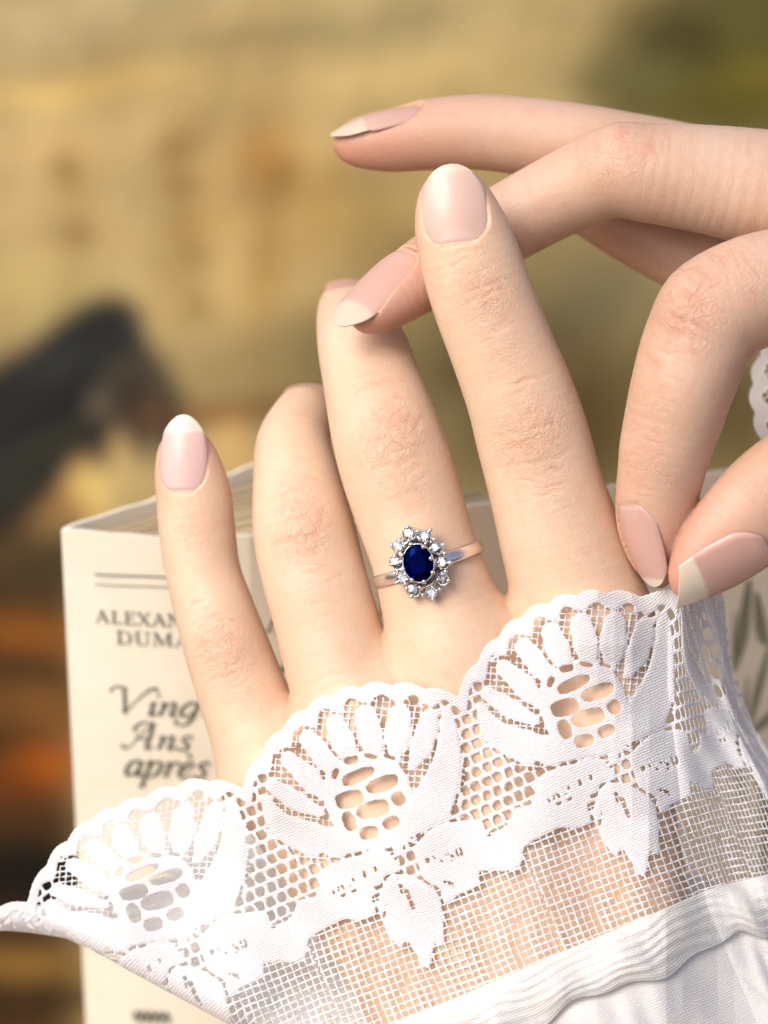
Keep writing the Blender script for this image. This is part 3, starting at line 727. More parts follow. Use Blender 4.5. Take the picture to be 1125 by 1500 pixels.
def surface_nets(D):
    ins = D < 0
    X, Y, Z = D.shape
    cnt = np.zeros((X-1, Y-1, Z-1), np.int8)
    for dx in (0, 1):
        for dy in (0, 1):
            for dz in (0, 1): cnt += ins[dx:X-1+dx, dy:Y-1+dy, dz:Z-1+dz]
    cells = np.argwhere((cnt > 0) & (cnt < 8))
    cid = np.full((X-1, Y-1, Z-1), -1, np.int32); cid[tuple(cells.T)] = np.arange(len(cells))
    cor = np.array([(i, j, k) for i in (0, 1) for j in (0, 1) for k in (0, 1)])
    val = np.stack([D[tuple((cells+c).T)] for c in cor], -1)
    acc = np.zeros((len(cells), 3)); num = np.zeros(len(cells))
    for a in range(8):
        for b in range(a+1, 8):
            if np.abs(cor[a]-cor[b]).sum() != 1: continue
            va, vb = val[:, a], val[:, b]; m = (va < 0) != (vb < 0)
            t = np.where(m, va/np.where(m, va-vb, 1), 0)
            acc += m[:, None]*(cor[a]+t[:, None]*(cor[b]-cor[a])); num += m
    v = cells + acc/num[:, None]
    faces = []
    for ax in range(3):
        o1, o2 = [(1, 2), (2, 0), (0, 1)][ax]
        sl0 = [slice(None)]*3; sl1 = [slice(None)]*3; sl0[ax] = slice(0, -1); sl1[ax] = slice(1, None)
        A, B = ins[tuple(sl0)], ins[tuple(sl1)]
        e = np.argwhere(A != B); e = e[(e[:, o1] > 0) & (e[:, o2] > 0) & (e[:, o1] < D.shape[o1]-1) & (e[:, o2] < D.shape[o2]-1)]
        flip = A[tuple(e.T)]
        def c(d1, d2):
            q = e.copy(); q[:, o1] += d1; q[:, o2] += d2; return cid[tuple(q.T)]
        q = np.stack([c(-1, -1), c(0, -1), c(0, 0), c(-1, 0)], -1)
        q[~flip] = q[~flip][:, ::-1]; faces.append(q)
    f = np.concatenate(faces); return v, f[(f >= 0).all(1)]

def cap(a, b):
    A = np.append(Pic(*a[:3]), a[3]); B = np.append(Pic(*b[:3]), b[3]); return A, B

L_index = Finger('index', [(661, 266, .20, .34, .22), (664, 288, .18, .52, .36), (671, 322, .14, .645, .46), (684, 365, .08, .72, .54), (705, 430, -.02, .755, .62), (735, 510, -.14, .765, .65),
    (762, 580, -.25, .80, .70), (780, 640, -.36, .835, .75), (800, 715, -.46, .85, .78), (825, 800, -.58, .92, .82), (858, 910, -.72, 1.0, .9)], (-.05, .1, 1), (0, 0, 1))
L_middle = Finger('middle', [(504, 440, -3.5, .26, .22), (508, 448, -3.0, .43, .38), (517, 472, -2.35, .56, .5), (531, 508, -1.65, .68, .58), (545, 560, -1.2, .735, .63), (563, 625, -.88, .81, .70), (580, 682, -.76, .84, .74),
    (600, 745, -.72, .825, .74), (622, 815, -.72, .80, .76), (646, 890, -.75, .88, .84), (668, 965, -.78, 1.0, .9)], (.0, .95, .3), (0, 0, 1))
L_ring = Finger('ring', [(450, 588, -3.7, .22, .2), (449, 593, -3.25, .37, .33), (444, 610, -2.7, .48, .43), (430, 650, -2.05, .57, .52), (434, 700, -1.65, .655, .58), (445, 775, -1.3, .765, .68), (459, 840, -1.15, .78, .7),
    (477, 905, -1.05, .78, .72), (500, 985, -1.0, .82, .78), (530, 1060, -.95, .92, .88)], (0, .95, .3), (0, 0, 1))
L_pinky = Finger('pinky', [(271, 640, -1.6, .26, .18), (272, 662, -1.62, .43, .32), (277, 692, -1.66, .525, .42), (284, 730, -1.7, .575, .48), (289, 780, -1.7, .58, .52), (298, 840, -1.65, .57, .53), (314, 895, -1.55, .605, .56),
    (332, 950, -1.5, .645, .6), (353, 1010, -1.45, .675, .62), (376, 1070, -1.35, .72, .68), (402, 1135, -1.2, .82, .8)], (-.1, .1, 1), (-.15, 0, 1))
L_thumb = Finger('thumb', [(778, 912, -3.9, .3, .3), (788, 930, -3.8, .5, .45), (815, 985, -3.5, .62, .58), (850, 1060, -3.0, .68, .66), (880, 1150, -2.5, .78, .8), (905, 1290, -1.7, .95, .95)], (.3, .2, .9), (.3, 0, .9))
palm_L = [cap((858, 915, -.78, .93), (935, 1445, -.95, .92)), cap((668, 968, -.78, .95), (845, 1480, -.8, .98)), cap((530, 1062, -.98, .86), (745, 1500, -.95, .98)), cap((406, 1137, -1.25, .78), (655, 1512, -1.25, .9)),
          cap((768, 950, -1.05, .66), (800, 1100, -1.1, .9)), cap((602, 1022, -1.05, .62), (690, 1200, -1.1, .9)), cap((472, 1100, -1.2, .58), (560, 1250, -1.2, .85)),
          cap((905, 1290, -1.7, .9), (900, 1440, -1.4, .9)),
          cap((935, 1445, -.95, .92), (1120, 1950, -1.4, 1.25)), cap((845, 1480, -.8, .98), (1020, 1950, -1.2, 1.4)), cap((745, 1500, -.95, .98), (940, 1970, -1.2, 1.4)), cap((655, 1512, -1.25, .9), (850, 1990, -1.4, 1.2))]
def V(px, py, z): return Pic(px, py, z)
nails_L = [Nail(V(671, 359, .555), V(658, 240, .385), (-.12, .16, 1), .98, .26, .055, .86, .90, mat=M_NAIL, tipe=.42),
           Nail(V(266, 722, -1.255), V(269, 607, -1.36), (-.16, .05, 1), .74, .30, .045, .74, .70, mat=M_NAIL_PINK, tipe=.3),
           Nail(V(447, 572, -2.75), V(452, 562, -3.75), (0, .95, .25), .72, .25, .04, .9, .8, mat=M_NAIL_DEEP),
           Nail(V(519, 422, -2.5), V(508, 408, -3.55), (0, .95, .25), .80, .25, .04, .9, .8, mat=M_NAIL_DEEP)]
hand_L = Hand([L_index, L_middle, L_ring, L_pinky, L_thumb], palm_L, .5, nails_L, .30,
              bulges=[(V(778, 640, .36), .42, .035), (V(570, 635, -.2), .40, .045), (V(440, 770, -.66), .36, .045), (V(328, 948, -.95), .34, .035)])
kn_L = [(V(772, 640, .42), .62, 1.0), (V(709, 430, .62), .50, .85), (V(735, 520, .5), .4, .45), (V(815, 720, .35), .5, .30),
        (V(572, 640, -.12), .60, 1.0), (V(590, 700, .0), .45, .6), (V(548, 565, -.5), .40, .5), (V(436, 775, -.60), .55, 1.0), (V(432, 720, -1.0), .4, .55), (V(470, 860, -.4), .5, .35), (V(326, 950, -.9), .50, 1.0), (V(350, 1010, -.8), .4, .4),
        (V(290, 775, -1.2), .4, .4)]
lh = hand_L.build('left_hand', M_SKIN_L, kn_L, 1.2, 'left hand with fingers spread, wearing the sapphire ring and white lace cuff', 'hand')

R_ring = Finger('ring', [(507, 212, -2.2, .20, .22), (530, 207, -2.2, .39, .38), (570, 203, -2.2, .49, .48), (620, 197, -2.2, .54, .52), (680, 192, -2.2, .565, .55), (750, 196, -2.2, .58, .58), (850, 212, -2.2, .62, .62), (950, 236, -2.3, .70, .68), (1100, 270, -2.4, .78, .75), (1300, 300, -2.4, .9, .85)], (-.2, .85, .45), (0, .8, .6))
R_middle = Finger('middle', [(533, 467, -.42, .18, .2), (545, 456, -.45, .34, .32), (575, 432, -.55, .48, .44), (620, 402, -.85, .555, .5), (680, 364, -1.25, .585, .55), (740, 328, -1.35, .60, .58), (810, 290, -1.25, .62, .60), (870, 262, -1.0, .66, .64),
    (905, 250, -.85, .69, .68), (950, 252, -.8, .73, .72), (1040, 262, -.9, .83, .78), (1150, 280, -1.0, .95, .85), (1320, 310, -1.2, 1.0, .95)], (-.45, .35, .82), (.1, .75, .65))
R_pinky = Finger('pinky', [(790, 262, -3.1, .3, .3), (815, 275, -3.1, .42, .4), (870, 305, -3.0, .47, .46), (940, 345, -2.9, .5, .5), (1010, 375, -2.8, .55, .55), (1120, 400, -2.6, .65, .65), (1280, 420, -2.4, .75, .75)], (0, .9, .4), (0, .9, .4))
R_index = Finger('index', [(966, 846, -.22, .17, .16), (964, 832, -.2, .30, .26), (960, 800, -.12, .47, .42), (958, 755, .02, .585, .53), (967, 695, .18, .64, .6), (981, 630, .34, .70, .66), (1001, 560, .46, .76, .72), (1023, 498, .5, .80, .76), (1054, 452, .48, .83, .80),
    (1120, 422, .35, .83, .82), (1200, 420, .1, .9, .88), (1300, 430, -.3, 1.0, .95)], (-.72, .12, .68), (-.1, .6, .75))
R_thumb = Finger('thumb', [(1003, 856, .34, .22, .2), (1016, 842, .34, .40, .34), (1042, 814, .34, .59, .48), (1085, 772, .32, .73, .6), (1140, 722, .25, .78, .68), (1210, 680, .1, .82, .76), (1300, 640, -.1, .9, .85), (1420, 600, -.5, 1.0, 1.0)], (.22, -.45, .86), (.2, -.2, .9))
palm_R = [cap((1310, 435, -.35, .98), (1720, 600, -1.2, 1.0)), cap((1330, 312, -1.25, .98), (1740, 520, -1.5, 1.1)), cap((1310, 305, -2.4, .88), (1740, 520, -2.2, 1.1)), cap((1290, 425, -2.4, .8), (1720, 600, -2.3, 1.0)),
          cap((1430, 600, -.6, .95), (1700, 620, -1.2, 1.0)), cap((1720, 580, -1.6, 1.6), (2200, 640, -2, 1.9))]
nails_R = [Nail(V(620, 156, -2.02), V(484, 197, -1.98), (-.29, .88, .38), .70, .34, .105, .60, .62, mat=M_NAIL_CLEAR),
           Nail(V(601, 366, -.68), V(494, 476, -.10), (-.52, .32, .80), .80, .32, .05, .70, .60, mat=M_NAIL_CLEAR),
           Nail(V(919, 738, .44), V(958, 860, .0), (-.76, .05, .62), .78, .28, .06, .86, .70, mat=M_NAIL_R),
           Nail(V(1126, 802, .90), V(994, 866, .56), (.26, -.60, .76), .94, .24, .05, .70, .80, square=-1.0, mat=M_NAIL_R)]
hand_R = Hand([R_ring, R_middle, R_pinky, R_index, R_thumb], palm_R, .55, nails_R, .35,
              bulges=[(V(1000, 420, .95), .42, .10), (V(905, 200, -.45), .38, .07), (V(912, 655, .5), .25, .03), (V(1040, 625, .3), .2, .05)])
kn_R = [(V(1010, 455, 1.0), .62, 1.0), (V(950, 600, .8), .55, .5), (V(1090, 400, 1.0), .5, .6), (V(905, 215, -.4), .6, .6), (V(950, 690, .7), .4, .5), (V(1130, 700, .8), .5, .35), (V(700, 340, -.8), .5, .25), (V(1085, 560, .9), .4, .4)]
rh = hand_R.build('right_hand', M_SKIN_R, kn_R, 2.3, 'right hand reaching in from the right, pinching the lace cuff between finger and thumb', 'hand')

# ------------------------------------------------------------------ lace: pattern field over one repeat, then a mesh with real holes
PER = 343.0
cu, su = .92, .392
def Tuv(px, py):
    dx, dy = np.asarray(px, float)-545, np.asarray(py, float)-1165
    return cu*dx - su*dy, su*dx + cu*dy
def Tz(zx, zy): return Tuv(350+np.asarray(zx, float)/2.8125, 980+np.asarray(zy, float)/2.8125)
ZS = 1/2.8125

def lace_tile():
    pad = 60
    u = np.arange(-PER/2-pad, PER/2+pad); v = np.arange(-190, 310.0)
    U, Vv = np.meshgrid(u, v)
    nz = 1.2*fbm(U/6, Vv/6, 2, 21) + .8*fbm(U/2.2, Vv/2.2, 1, 22)
    INF = np.full(U.shape, 99.0)
    solid = INF.copy(); holes = INF.copy()
    def un(d): solid[:] = np.minimum(solid, d)
    def strip(pts, ws):
        """tapering curved leaf through zoom-picture points"""
        p = np.stack(Tz(*np.array(pts, float).T), 1); w = np.asarray(ws, float)*ZS/2
        wq = np.interp(np.linspace(0, len(p)-1, (len(p)-1)*5+1), np.arange(len(p)), w); p = smooth_pts(p, 5)
        d = INF.copy()
        for i in range(len(p)-1):
            ex, ey = p[i+1]-p[i]; t = np.clip(((U-p[i, 0])*ex+(Vv-p[i, 1])*ey)/(ex*ex+ey*ey+1e-9), 0, 1)
            d = np.minimum(d, np.hypot(U-p[i, 0]-t*ex, Vv-p[i, 1]-t*ey) - (wq[i]+(wq[i+1]-wq[i])*t))
        return d
    def ell(zx, zy, a, b, rot):
        cx, cy = Tz(zx, zy); r = math.radians(rot) - math.atan2(su, cu) + 2*0  # rotation given in the photograph
        r = math.radians(rot) + math.atan2(su, cu)
        dx, dy = U-cx, Vv-cy; x = dx*math.cos(r)+dy*math.sin(r); y = -dx*math.sin(r)+dy*math.cos(r)
        a, b = a*ZS, b*ZS; q = (np.abs(x/a)**2.6+np.abs(y/b)**2.6)**(1/2.6); return (q-1)*min(a, b)
    ue = ((U+PER/2) % PER)-PER/2
    edge = -157 + 74*np.minimum(np.abs(ue)/171.5, 1)**2 - 6.5*np.abs(np.sin(np.pi*(U-4)/42.9))
    inner = edge + 24 + 5*np.sin(2*np.pi*(U-4)/42.9+1.57)
    un(Vv-inner)
    petals = [strip([(330, 590), (230, 540), (135, 478)], (44, 84, 56)), strip([(360, 525), (290, 452), (205, 372)], (48, 94, 66)),
              strip([(410, 445), (355, 365), (285, 290)], (52, 97, 74)), strip([(470, 385), (428, 300), (398, 228)], (56, 104, 82)),
              strip([(560, 360), (542, 275), (522, 192)], (56, 108, 88)), strip([(645, 372), (656, 285), (662, 192)], (46, 108, 93)),
              strip([(715, 400), (758, 310), (786, 212)], (40, 95, 88)),
              strip([(560, 740), (680, 690), (780, 580), (850, 420), (866, 280), (858, 185)], (50, 140, 185, 130, 82, 50)),
              strip([(105, 530), (170, 640), (300, 700), (450, 730), (600, 730)], (34, 104, 140, 100, 50))]
    def overlay(d, gap=3.6):
        """a motif laid over what is there, with an open seam round it"""
        solid[:] = np.minimum(np.maximum(solid, -np.maximum(d-gap, -d)), d)
    for d in petals: overlay(d)
    hon = ell(540, 545, 178, 205, -22)
    hs = [(462, 376, 28, 15, -10), (490, 442, 66, 23, -24), (592, 474, 64, 27, -20), (455, 538, 54, 33, -14), (658, 535, 25, 27, -30), (553, 578, 62, 33, -14), (455, 628, 24, 38, -22), (628, 634, 33, 21, -20), (537, 674, 37, 25, -12),
          (398, 430, 12, 22, 20), (545, 360, 26, 9, 12), (620, 362, 26, 8, 20), (690, 372, 22, 14, 50)]
    hd = INF.copy()
    for h_ in hs: hd = np.minimum(hd, ell(h_[0], h_[1], h_[2]*1.09, h_[3]*1.09, h_[4]))
    un(hon)
    # branch with leaves below the flower
    def polyd(pts):
        q = np.stack(Tz(*np.array(pts, float).T), 1); k = len(q)
        q = np.concatenate([smooth_pts(np.vstack([q, q, q])[k-1:2*k+2], 4)[4:-4]], 0)
        dd = INF.copy()*9; ins = np.zeros(U.shape, bool)
        for (x0, y0), (x1, y1) in zip(q, np.roll(q, -1, 0)):
            ex, ey = x1-x0, y1-y0; t = np.clip(((U-x0)*ex+(Vv-y0)*ey)/(ex*ex+ey*ey+1e-9), 0, 1)
            dd = np.minimum(dd, np.hypot(U-x0-t*ex, Vv-y0-t*ey))
            ins ^= ((y0 > Vv) != (y1 > Vv)) & (U < (x1-x0)*(Vv-y0)/(y1-y0+1e-9)+x0)
        return np.where(ins, -dd, dd)
    overlay(polyd([(225, 1010), (250, 955), (330, 925), (345, 830), (430, 785), (560, 752), (650, 760), (660, 850), (600, 880), (605, 960), (565, 1005), (520, 1032), (430, 1035), (330, 1085), (285, 1120), (270, 1190), (190, 1210), (150, 1150), (180, 1060)]))
    overlay(polyd([(730, 730), (790, 665), (870, 632), (1000, 628), (1020, 690), (1090, 670), (1140, 700), (1150, 770), (1040, 830), (992, 832), (985, 890), (900, 935), (835, 972), (780, 905), (740, 810)]))
    overlay(polyd([(630, 850), (700, 850), (765, 880), (822, 930), (840, 1010), (842, 1140), (808, 1130), (783, 1232), (740, 1190), (692, 1118), (666, 1150), (618, 1090), (582, 1020), (572, 960), (600, 880)]))
    for h_ in ((462, 865, 13, 17, -20), (425, 915, 15, 24, -20), (510, 845, 14, 20, -20), (555, 826, 14, 14, -20), (570, 908, 16, 14, -20), (563, 942, 14, 20, 0), (470, 905, 12, 18, -20), (385, 925, 11, 20, -20),
               (810, 766, 15, 18, -20), (853, 750, 11, 20, -20), (908, 752, 13, 20, -20), (832, 797, 10, 12, 0), (772, 790, 14, 12, 0), (880, 780, 9, 14, -20), (640, 770, 14, 16, 0), (700, 735, 22, 24, 30), (725, 685, 22, 12, -20),
               (672, 905, 9, 40, -22), (706, 950, 9, 48, -22), (815, 905, 8, 30, -55), (870, 885, 26, 8, 20), (470, 770, 34, 9, 0), (350, 775, 22, 14, 30), (600, 1010, 6, 40, 10)): hd = np.minimum(hd, ell(*h_))
    # nets
    def grid_net(p, q, hw, rot):
        r = math.radians(rot); x = U*math.cos(r)+Vv*math.sin(r); y = -U*math.sin(r)+Vv*math.cos(r)
        x = x + 2.6*fbm(U/34, Vv/34, 3, 31); y = y + 2.6*fbm(U/34, Vv/34, 3, 32)
        a = np.abs((x/p % 1)-.5)*p; b = np.abs((y/q % 1)-.5)*q
        return np.minimum(a, b)-hw
    fine = grid_net(9.4, 9.4, .85, 28)
    bott = grid_net(PER/32, 10.6, 1.1, 3)
    row = np.floor(Vv/19.0); x = (U + (row % 2)*8.6 + 1.2*nz) % (PER/20) - PER/40; y = Vv - (row+.5)*19.0
    hole = np.maximum(np.abs(x)*.92+np.abs(y)*.22-6.3, np.abs(y)-7.2 + np.abs(x)*.12)
    coarse = -hole
    dome = ((U+2)/150)**2 + ((Vv+20)/122)**2
    net = np.where((dome < 1) & (Vv < 60), fine, np.where(Vv < 128+14*np.cos(2*np.pi*U/PER), coarse, bott))
    d = np.minimum(np.maximum(solid, -hd), net)
    d = np.where((hon < 0) & (hd < 0), -hd, d)                 # honeycomb windows stay open
    d = d + 0.45*nz + 0.55*fbm(U/1.6, Vv/1.6, 1, 77)
    rel = np.clip(-solid, 0, 5)/5                               # raised motif
    return u, v, np.stack([d, rel], -1)
TU, TV, TILE = lace_tile()
def tile_sample(u, v):
    """distance (pixels, negative = thread) and relief; neighbouring repeats overlap"""
    out = None
    base = ((u+PER/2) % PER)-PER/2
    v_ = np.clip(v, TV[0], TV[-1]-1.001)
    per = np.where(v > 285, 285 + (v-285) % 10.6, v_); v_ = np.clip(per, TV[0], TV[-1]-1.001)
    best = None
    for sh in (0, PER, -PER):
        uu = base+sh; ok = (uu > TU[0]) & (uu < TU[-1]-1)
        uc = np.clip(uu, TU[0], TU[-1]-1.001); iu = (uc-TU[0]).astype(int); iv = (v_-TV[0]).astype(int)
        fu = (uc-TU[0]-iu)[..., None]; fv = (v_-TV[0]-iv)[..., None]
        s = (TILE[iv, iu]*(1-fu)+TILE[iv, iu+1]*fu)*(1-fv) + (TILE[iv+1, iu]*(1-fu)+TILE[iv+1, iu+1]*fu)*fv
        if best is None: best = s
        else:
            m = ok & (s[..., 1] > 0.05) & (s[..., 0] < best[..., 0]); best = np.where(m[..., None], s, best)
    d = best[..., 0]
    ue = base
    edge = -157 + 74*np.minimum(np.abs(ue)/171.5, 1)**2 - 6.5*np.abs(np.sin(np.pi*(u-4)/42.9)) + 0.8*np.sin(u*1.3)*np.sin(u*.37)
    # on the turned-back layer the net is closer
    bk = np.minimum(np.abs((u/6.5 % 1)-.5), np.abs((v/6.0 % 1)-.5))*6.2-1.5
    d = np.where(u < uL(v)-62, np.minimum(d, bk), d)
    d = np.maximum(d, (edge - v))
    return d, best[..., 1]

# height of the cloth: drapes over the back of the hand
DX = np.arange(-150, 1500, 25.0); DY = np.arange(820, 1800, 25.0)
def drape():
    gx, gy = np.meshgrid(DX, DY); zz = np.arange(0.9, -4.0, -0.06)
    top = np.full(gx.shape, -9.0)
    for z in zz:
        p = Pic(gx.ravel(), gy.ravel(), z); d = hand_L.sdf(p).reshape(gx.shape)
        top = np.where((top < -8) & (d < 0), z, top)
    floor = np.where(gx < 400, -1.0-.0010*(400-gx), -1.2)
    z = np.maximum(top+.14, floor-1.0)
    m = top > -8; low = np.where(m, top+.14, -9)
    for _ in range(260):
        pz = np.pad(z, 1, mode='edge'); a = (pz[:-2, 1:-1]+pz[2:, 1:-1]+pz[1:-1, :-2]+pz[1:-1, 2:])/4
        # free cloth relaxes towards a gentle fall off the hand
        a = np.where(m, a, a*.985+floor*.015)
        z = np.maximum(a, low)
    return z
DZ = drape()
def zcloth(px, py):
    fx = np.clip((px-DX[0])/25, 0, len(DX)-1.001); fy = np.clip((py-DY[0])/25, 0, len(DY)-1.001)
    ix, iy = fx.astype(int), fy.astype(int); fx -= ix; fy -= iy
    return (DZ[iy, ix]*(1-fx)+DZ[iy, ix+1]*fx)*(1-fy)+(DZ[iy+1, ix]*(1-fx)+DZ[iy+1, ix+1]*fx)*fy

def front(u, v):
    px = 545+cu*u+su*v; py = 1165-su*u+cu*v; return px, py
def uL(v): return -540 + (v+64)*0.80           # fold at the left
def uR(v): return np.interp(v, [-160, -126, -80, 19, 191, 344, 900], [520, 520, 505, 462, 410, 388, 388])
def sheet(u, v, lift=0.0):
    """where the cuff's cloth lies: (u, v) in pixels of the flat lace -> hand's frame"""
    R = 22.0
    ul = uL(v)+R; ur = uR(v)
    uf = np.clip(u, ul, ur)
    # pulled up where the fingers pinch it
    pin = np.exp(-((u-527)/26)**2)*np.exp(-(np.clip(v+150, 0, None)/75)**2)
    px, py = front(uf, v)
    wl = np.clip((-190-uf)/130, 0, 1); py = py + 27*wl*wl*(3-2*wl)*np.clip(-v/130, 0, 1.1)
    z = zcloth(px, py) + lift
    z = z + 0.05*np.sin(u/37+v/60)+0.035*np.sin(u/17-v/29)*np.clip((v+160)/200, 0, 1)
    # left roll
    sl = np.clip(ul-u, 0, None); th = np.minimum(sl/R, np.pi); rest = np.clip(sl-R*np.pi, 0, None)
    ox = -R*np.sin(th) + rest; oz = -R*1.3*(1-np.cos(th))/100 - rest*.0012
    px = px + ox*cu; py = py - ox*su + np.minimum(sl, 120)*.35 + 26*np.clip((-430-uf)/110, 0, 1.2)**2
    z = z + oz
    # right side turns away from the lens
    s = np.clip(u-ur, 0, None); k = 14.0
    ax = np.interp(v, [-150, 0, 100, 191, 340, 900], [.20, .26, .34, .50, .55, .55]); ay = np.interp(v, [-150, 0, 191, 340], [-.02, -.06, -.12, -.14])
    far = np.clip(s-230, 0, None); e = 1-np.exp(-s/k)
    s1 = s - far*1.0
    px = px + (cu-ax)*k*e + ax*s1 + far*.15; py = py + (-su-ay)*k*e + ay*s1
    z = z - 0.40*np.sqrt(1-ax**2)*np.clip(s-k*.7*e, 0, None)/100
    pk = np.exp(-((u-520)/11)**2)*np.exp(-(np.clip(v+140, 0, None)/45)**2)
    py = py - 46*pin - 40*pk; px = px + 6*pin + 2*pk
    zp = 0.02; w = np.exp(-((u-527)/60)**2)*np.exp(-(np.clip(v+150, 0, None)/110)**2)
    z = z*(1-w) + zp*w
    return Pic(px, py, z)

def lace_mesh(name, u0, u1, v0, v1, step, mapper, parent, mat):
    u = np.arange(u0, u1, step); v = np.arange(v0, v1, step)
    U, Vv = np.meshgrid(u, v); d, rel = tile_sample(U, Vv)
    du = np.zeros_like(d); dv = np.zeros_like(d)
    du[:, 1:-1] = (d[:, 2:]-d[:, :-2])/(2*step); dv[1:-1] = (d[2:]-d[:-2])/(2*step)
    cell = (d < 0); keep = cell[:-1, :-1] | cell[1:, :-1] | cell[:-1, 1:] | cell[1:, 1:]
    gl = np.maximum(np.hypot(du, dv), .35); mv = np.clip(d, 0, 1.3*step)/gl
    near = d > 0
    mu = np.clip(mv*du/gl, -.8*step, .8*step); mvv = np.clip(mv*dv/gl, -.8*step, .8*step)
    U2 = np.where(near, U-mu, U); V2 = np.where(near, Vv-mvv, Vv)
    dep = np.clip(-d, 0, 2.2)/2.2
    hgt = 0.009*np.sqrt(1-(1-dep)**2) + 0.006*np.clip(rel, 0, 1)
    P = mapper(U2, V2); e = 2.0
    Pu = mapper(U2+e, V2)-P; Pv = mapper(U2, V2+e)-P; nr = np.cross(Pv, Pu); nr /= np.linalg.norm(nr, axis=-1, keepdims=True)+1e-9
    P = P + nr*hgt[..., None]
    ids = np.arange(U.size).reshape(U.shape)
    f = np.stack([ids[:-1, :-1], ids[1:, :-1], ids[1:, 1:], ids[:-1, 1:]], -1)[keep]
    used = np.unique(f); remap = np.full(U.size, -1, np.int32); remap[used] = np.arange(len(used))
    at = np.stack([U2, V2, np.zeros_like(U2)], -1).reshape(-1, 3)[used]
    me = np_mesh(name, P.reshape(-1, 3)[used], remap[f], attrs={'uvc': ('FLOAT_VECTOR', at)})
    return link(name, me, mat, parent)

def cloth_grid(name, u0, u1, v0, v1, nu, nv, fn, parent, mat):
    U, Vv = np.meshgrid(np.linspace(u0, u1, nu), np.linspace(v0, v1, nv)); P = fn(U, Vv)
    at = np.stack([U, Vv, np.zeros_like(U)], -1).reshape(-1, 3)
    return link(name, np_mesh(name, P.reshape(-1, 3), grid_faces(nv, nu)[:, ::-1], attrs={'uvc': ('FLOAT_VECTOR', at)}), mat, parent)

sleeve = empty('blouse_sleeve', Pic(950, 1500, 0.3))
lace_mesh('lace_cuff', -1000, 860, -172, 345, 1.15, sheet, sleeve, M_LACE)

def gather_fn(U, Vv):
    t = (Vv-318)/85.0
    low = 318 + (Vv-318)*(1+.10*np.sin(U/37)+.05*np.sin(U/15+1))
    P = sheet(U, np.minimum(low, 480), 0.05)
    puff = 0.13*np.sin(np.pi*np.clip(t, 0, 1))**.8 + .05*np.sin(U/41+2*t+1)*np.sin(np.pi*np.clip(t, 0, 1))**.5
    puff = puff + .0075*(1+.8*fbm(U/40, Vv/25, 2, 55))*np.sin(Vv/2.3+7*fbm(U/42, Vv/40, 3, 51))*np.clip(t*6, 0, 1)*np.clip((1-t)*6, 0, 1) + .05*fbm(U/19, Vv/30, 3, 52)*np.sin(np.pi*np.clip(t, 0, 1))
    P[..., 2] += puff + .035*t**2
    return P
cloth_grid('gathered_trim', -420, 640, 320, 402, 900, 46, gather_fn, sleeve, M_GATHER)
def crepe_fn(U, Vv):
    t = np.clip((Vv-385)/420, 0, 1)
    P = sheet(U, Vv, 0.02)
    ph = U/(20+36*t) + 1.6*np.sin(U/61) + .8*t
    fold = (np.abs(np.sin(ph*.6))**.8-.5)*(.08+.16*t)*(.6+.4*np.sin(U/83+1)) + .025*np.sin(U/11+4*t+2*np.sin(U/37))*(1-t)
    P[..., 2] += -.08 + .46*t**.7 + fold*np.clip(t*8, 0, 1)
    return P
cloth_grid('crepe_fabric', -420, 640, 385, 900, 620, 160, crepe_fn, sleeve, M_CLOTH)
tag(sleeve, 'white blouse sleeve with floral lace cuff over the back of the left hand', 'sleeve')

# the other cuff, just in view at the right edge
def sheet_R(u, v):
    px = 1112 + (v+150)*.95 + 8*np.sin(u/50); py = 600 + u*.98
    z = -2.6 - .0014*(v+150) + .12*np.sin(u/43)
    return Pic(px, py, z)
sl2 = empty('lace_sleeve', Pic(1300, 640, -2.6))
lace_mesh('lace_edging', -200, 200, -172, 60, 1.6, sheet_R, sl2, M_LACE)
tag(sl2, 'edge of another white lace cuff hanging below the right hand, at the photo edge', 'sleeve')

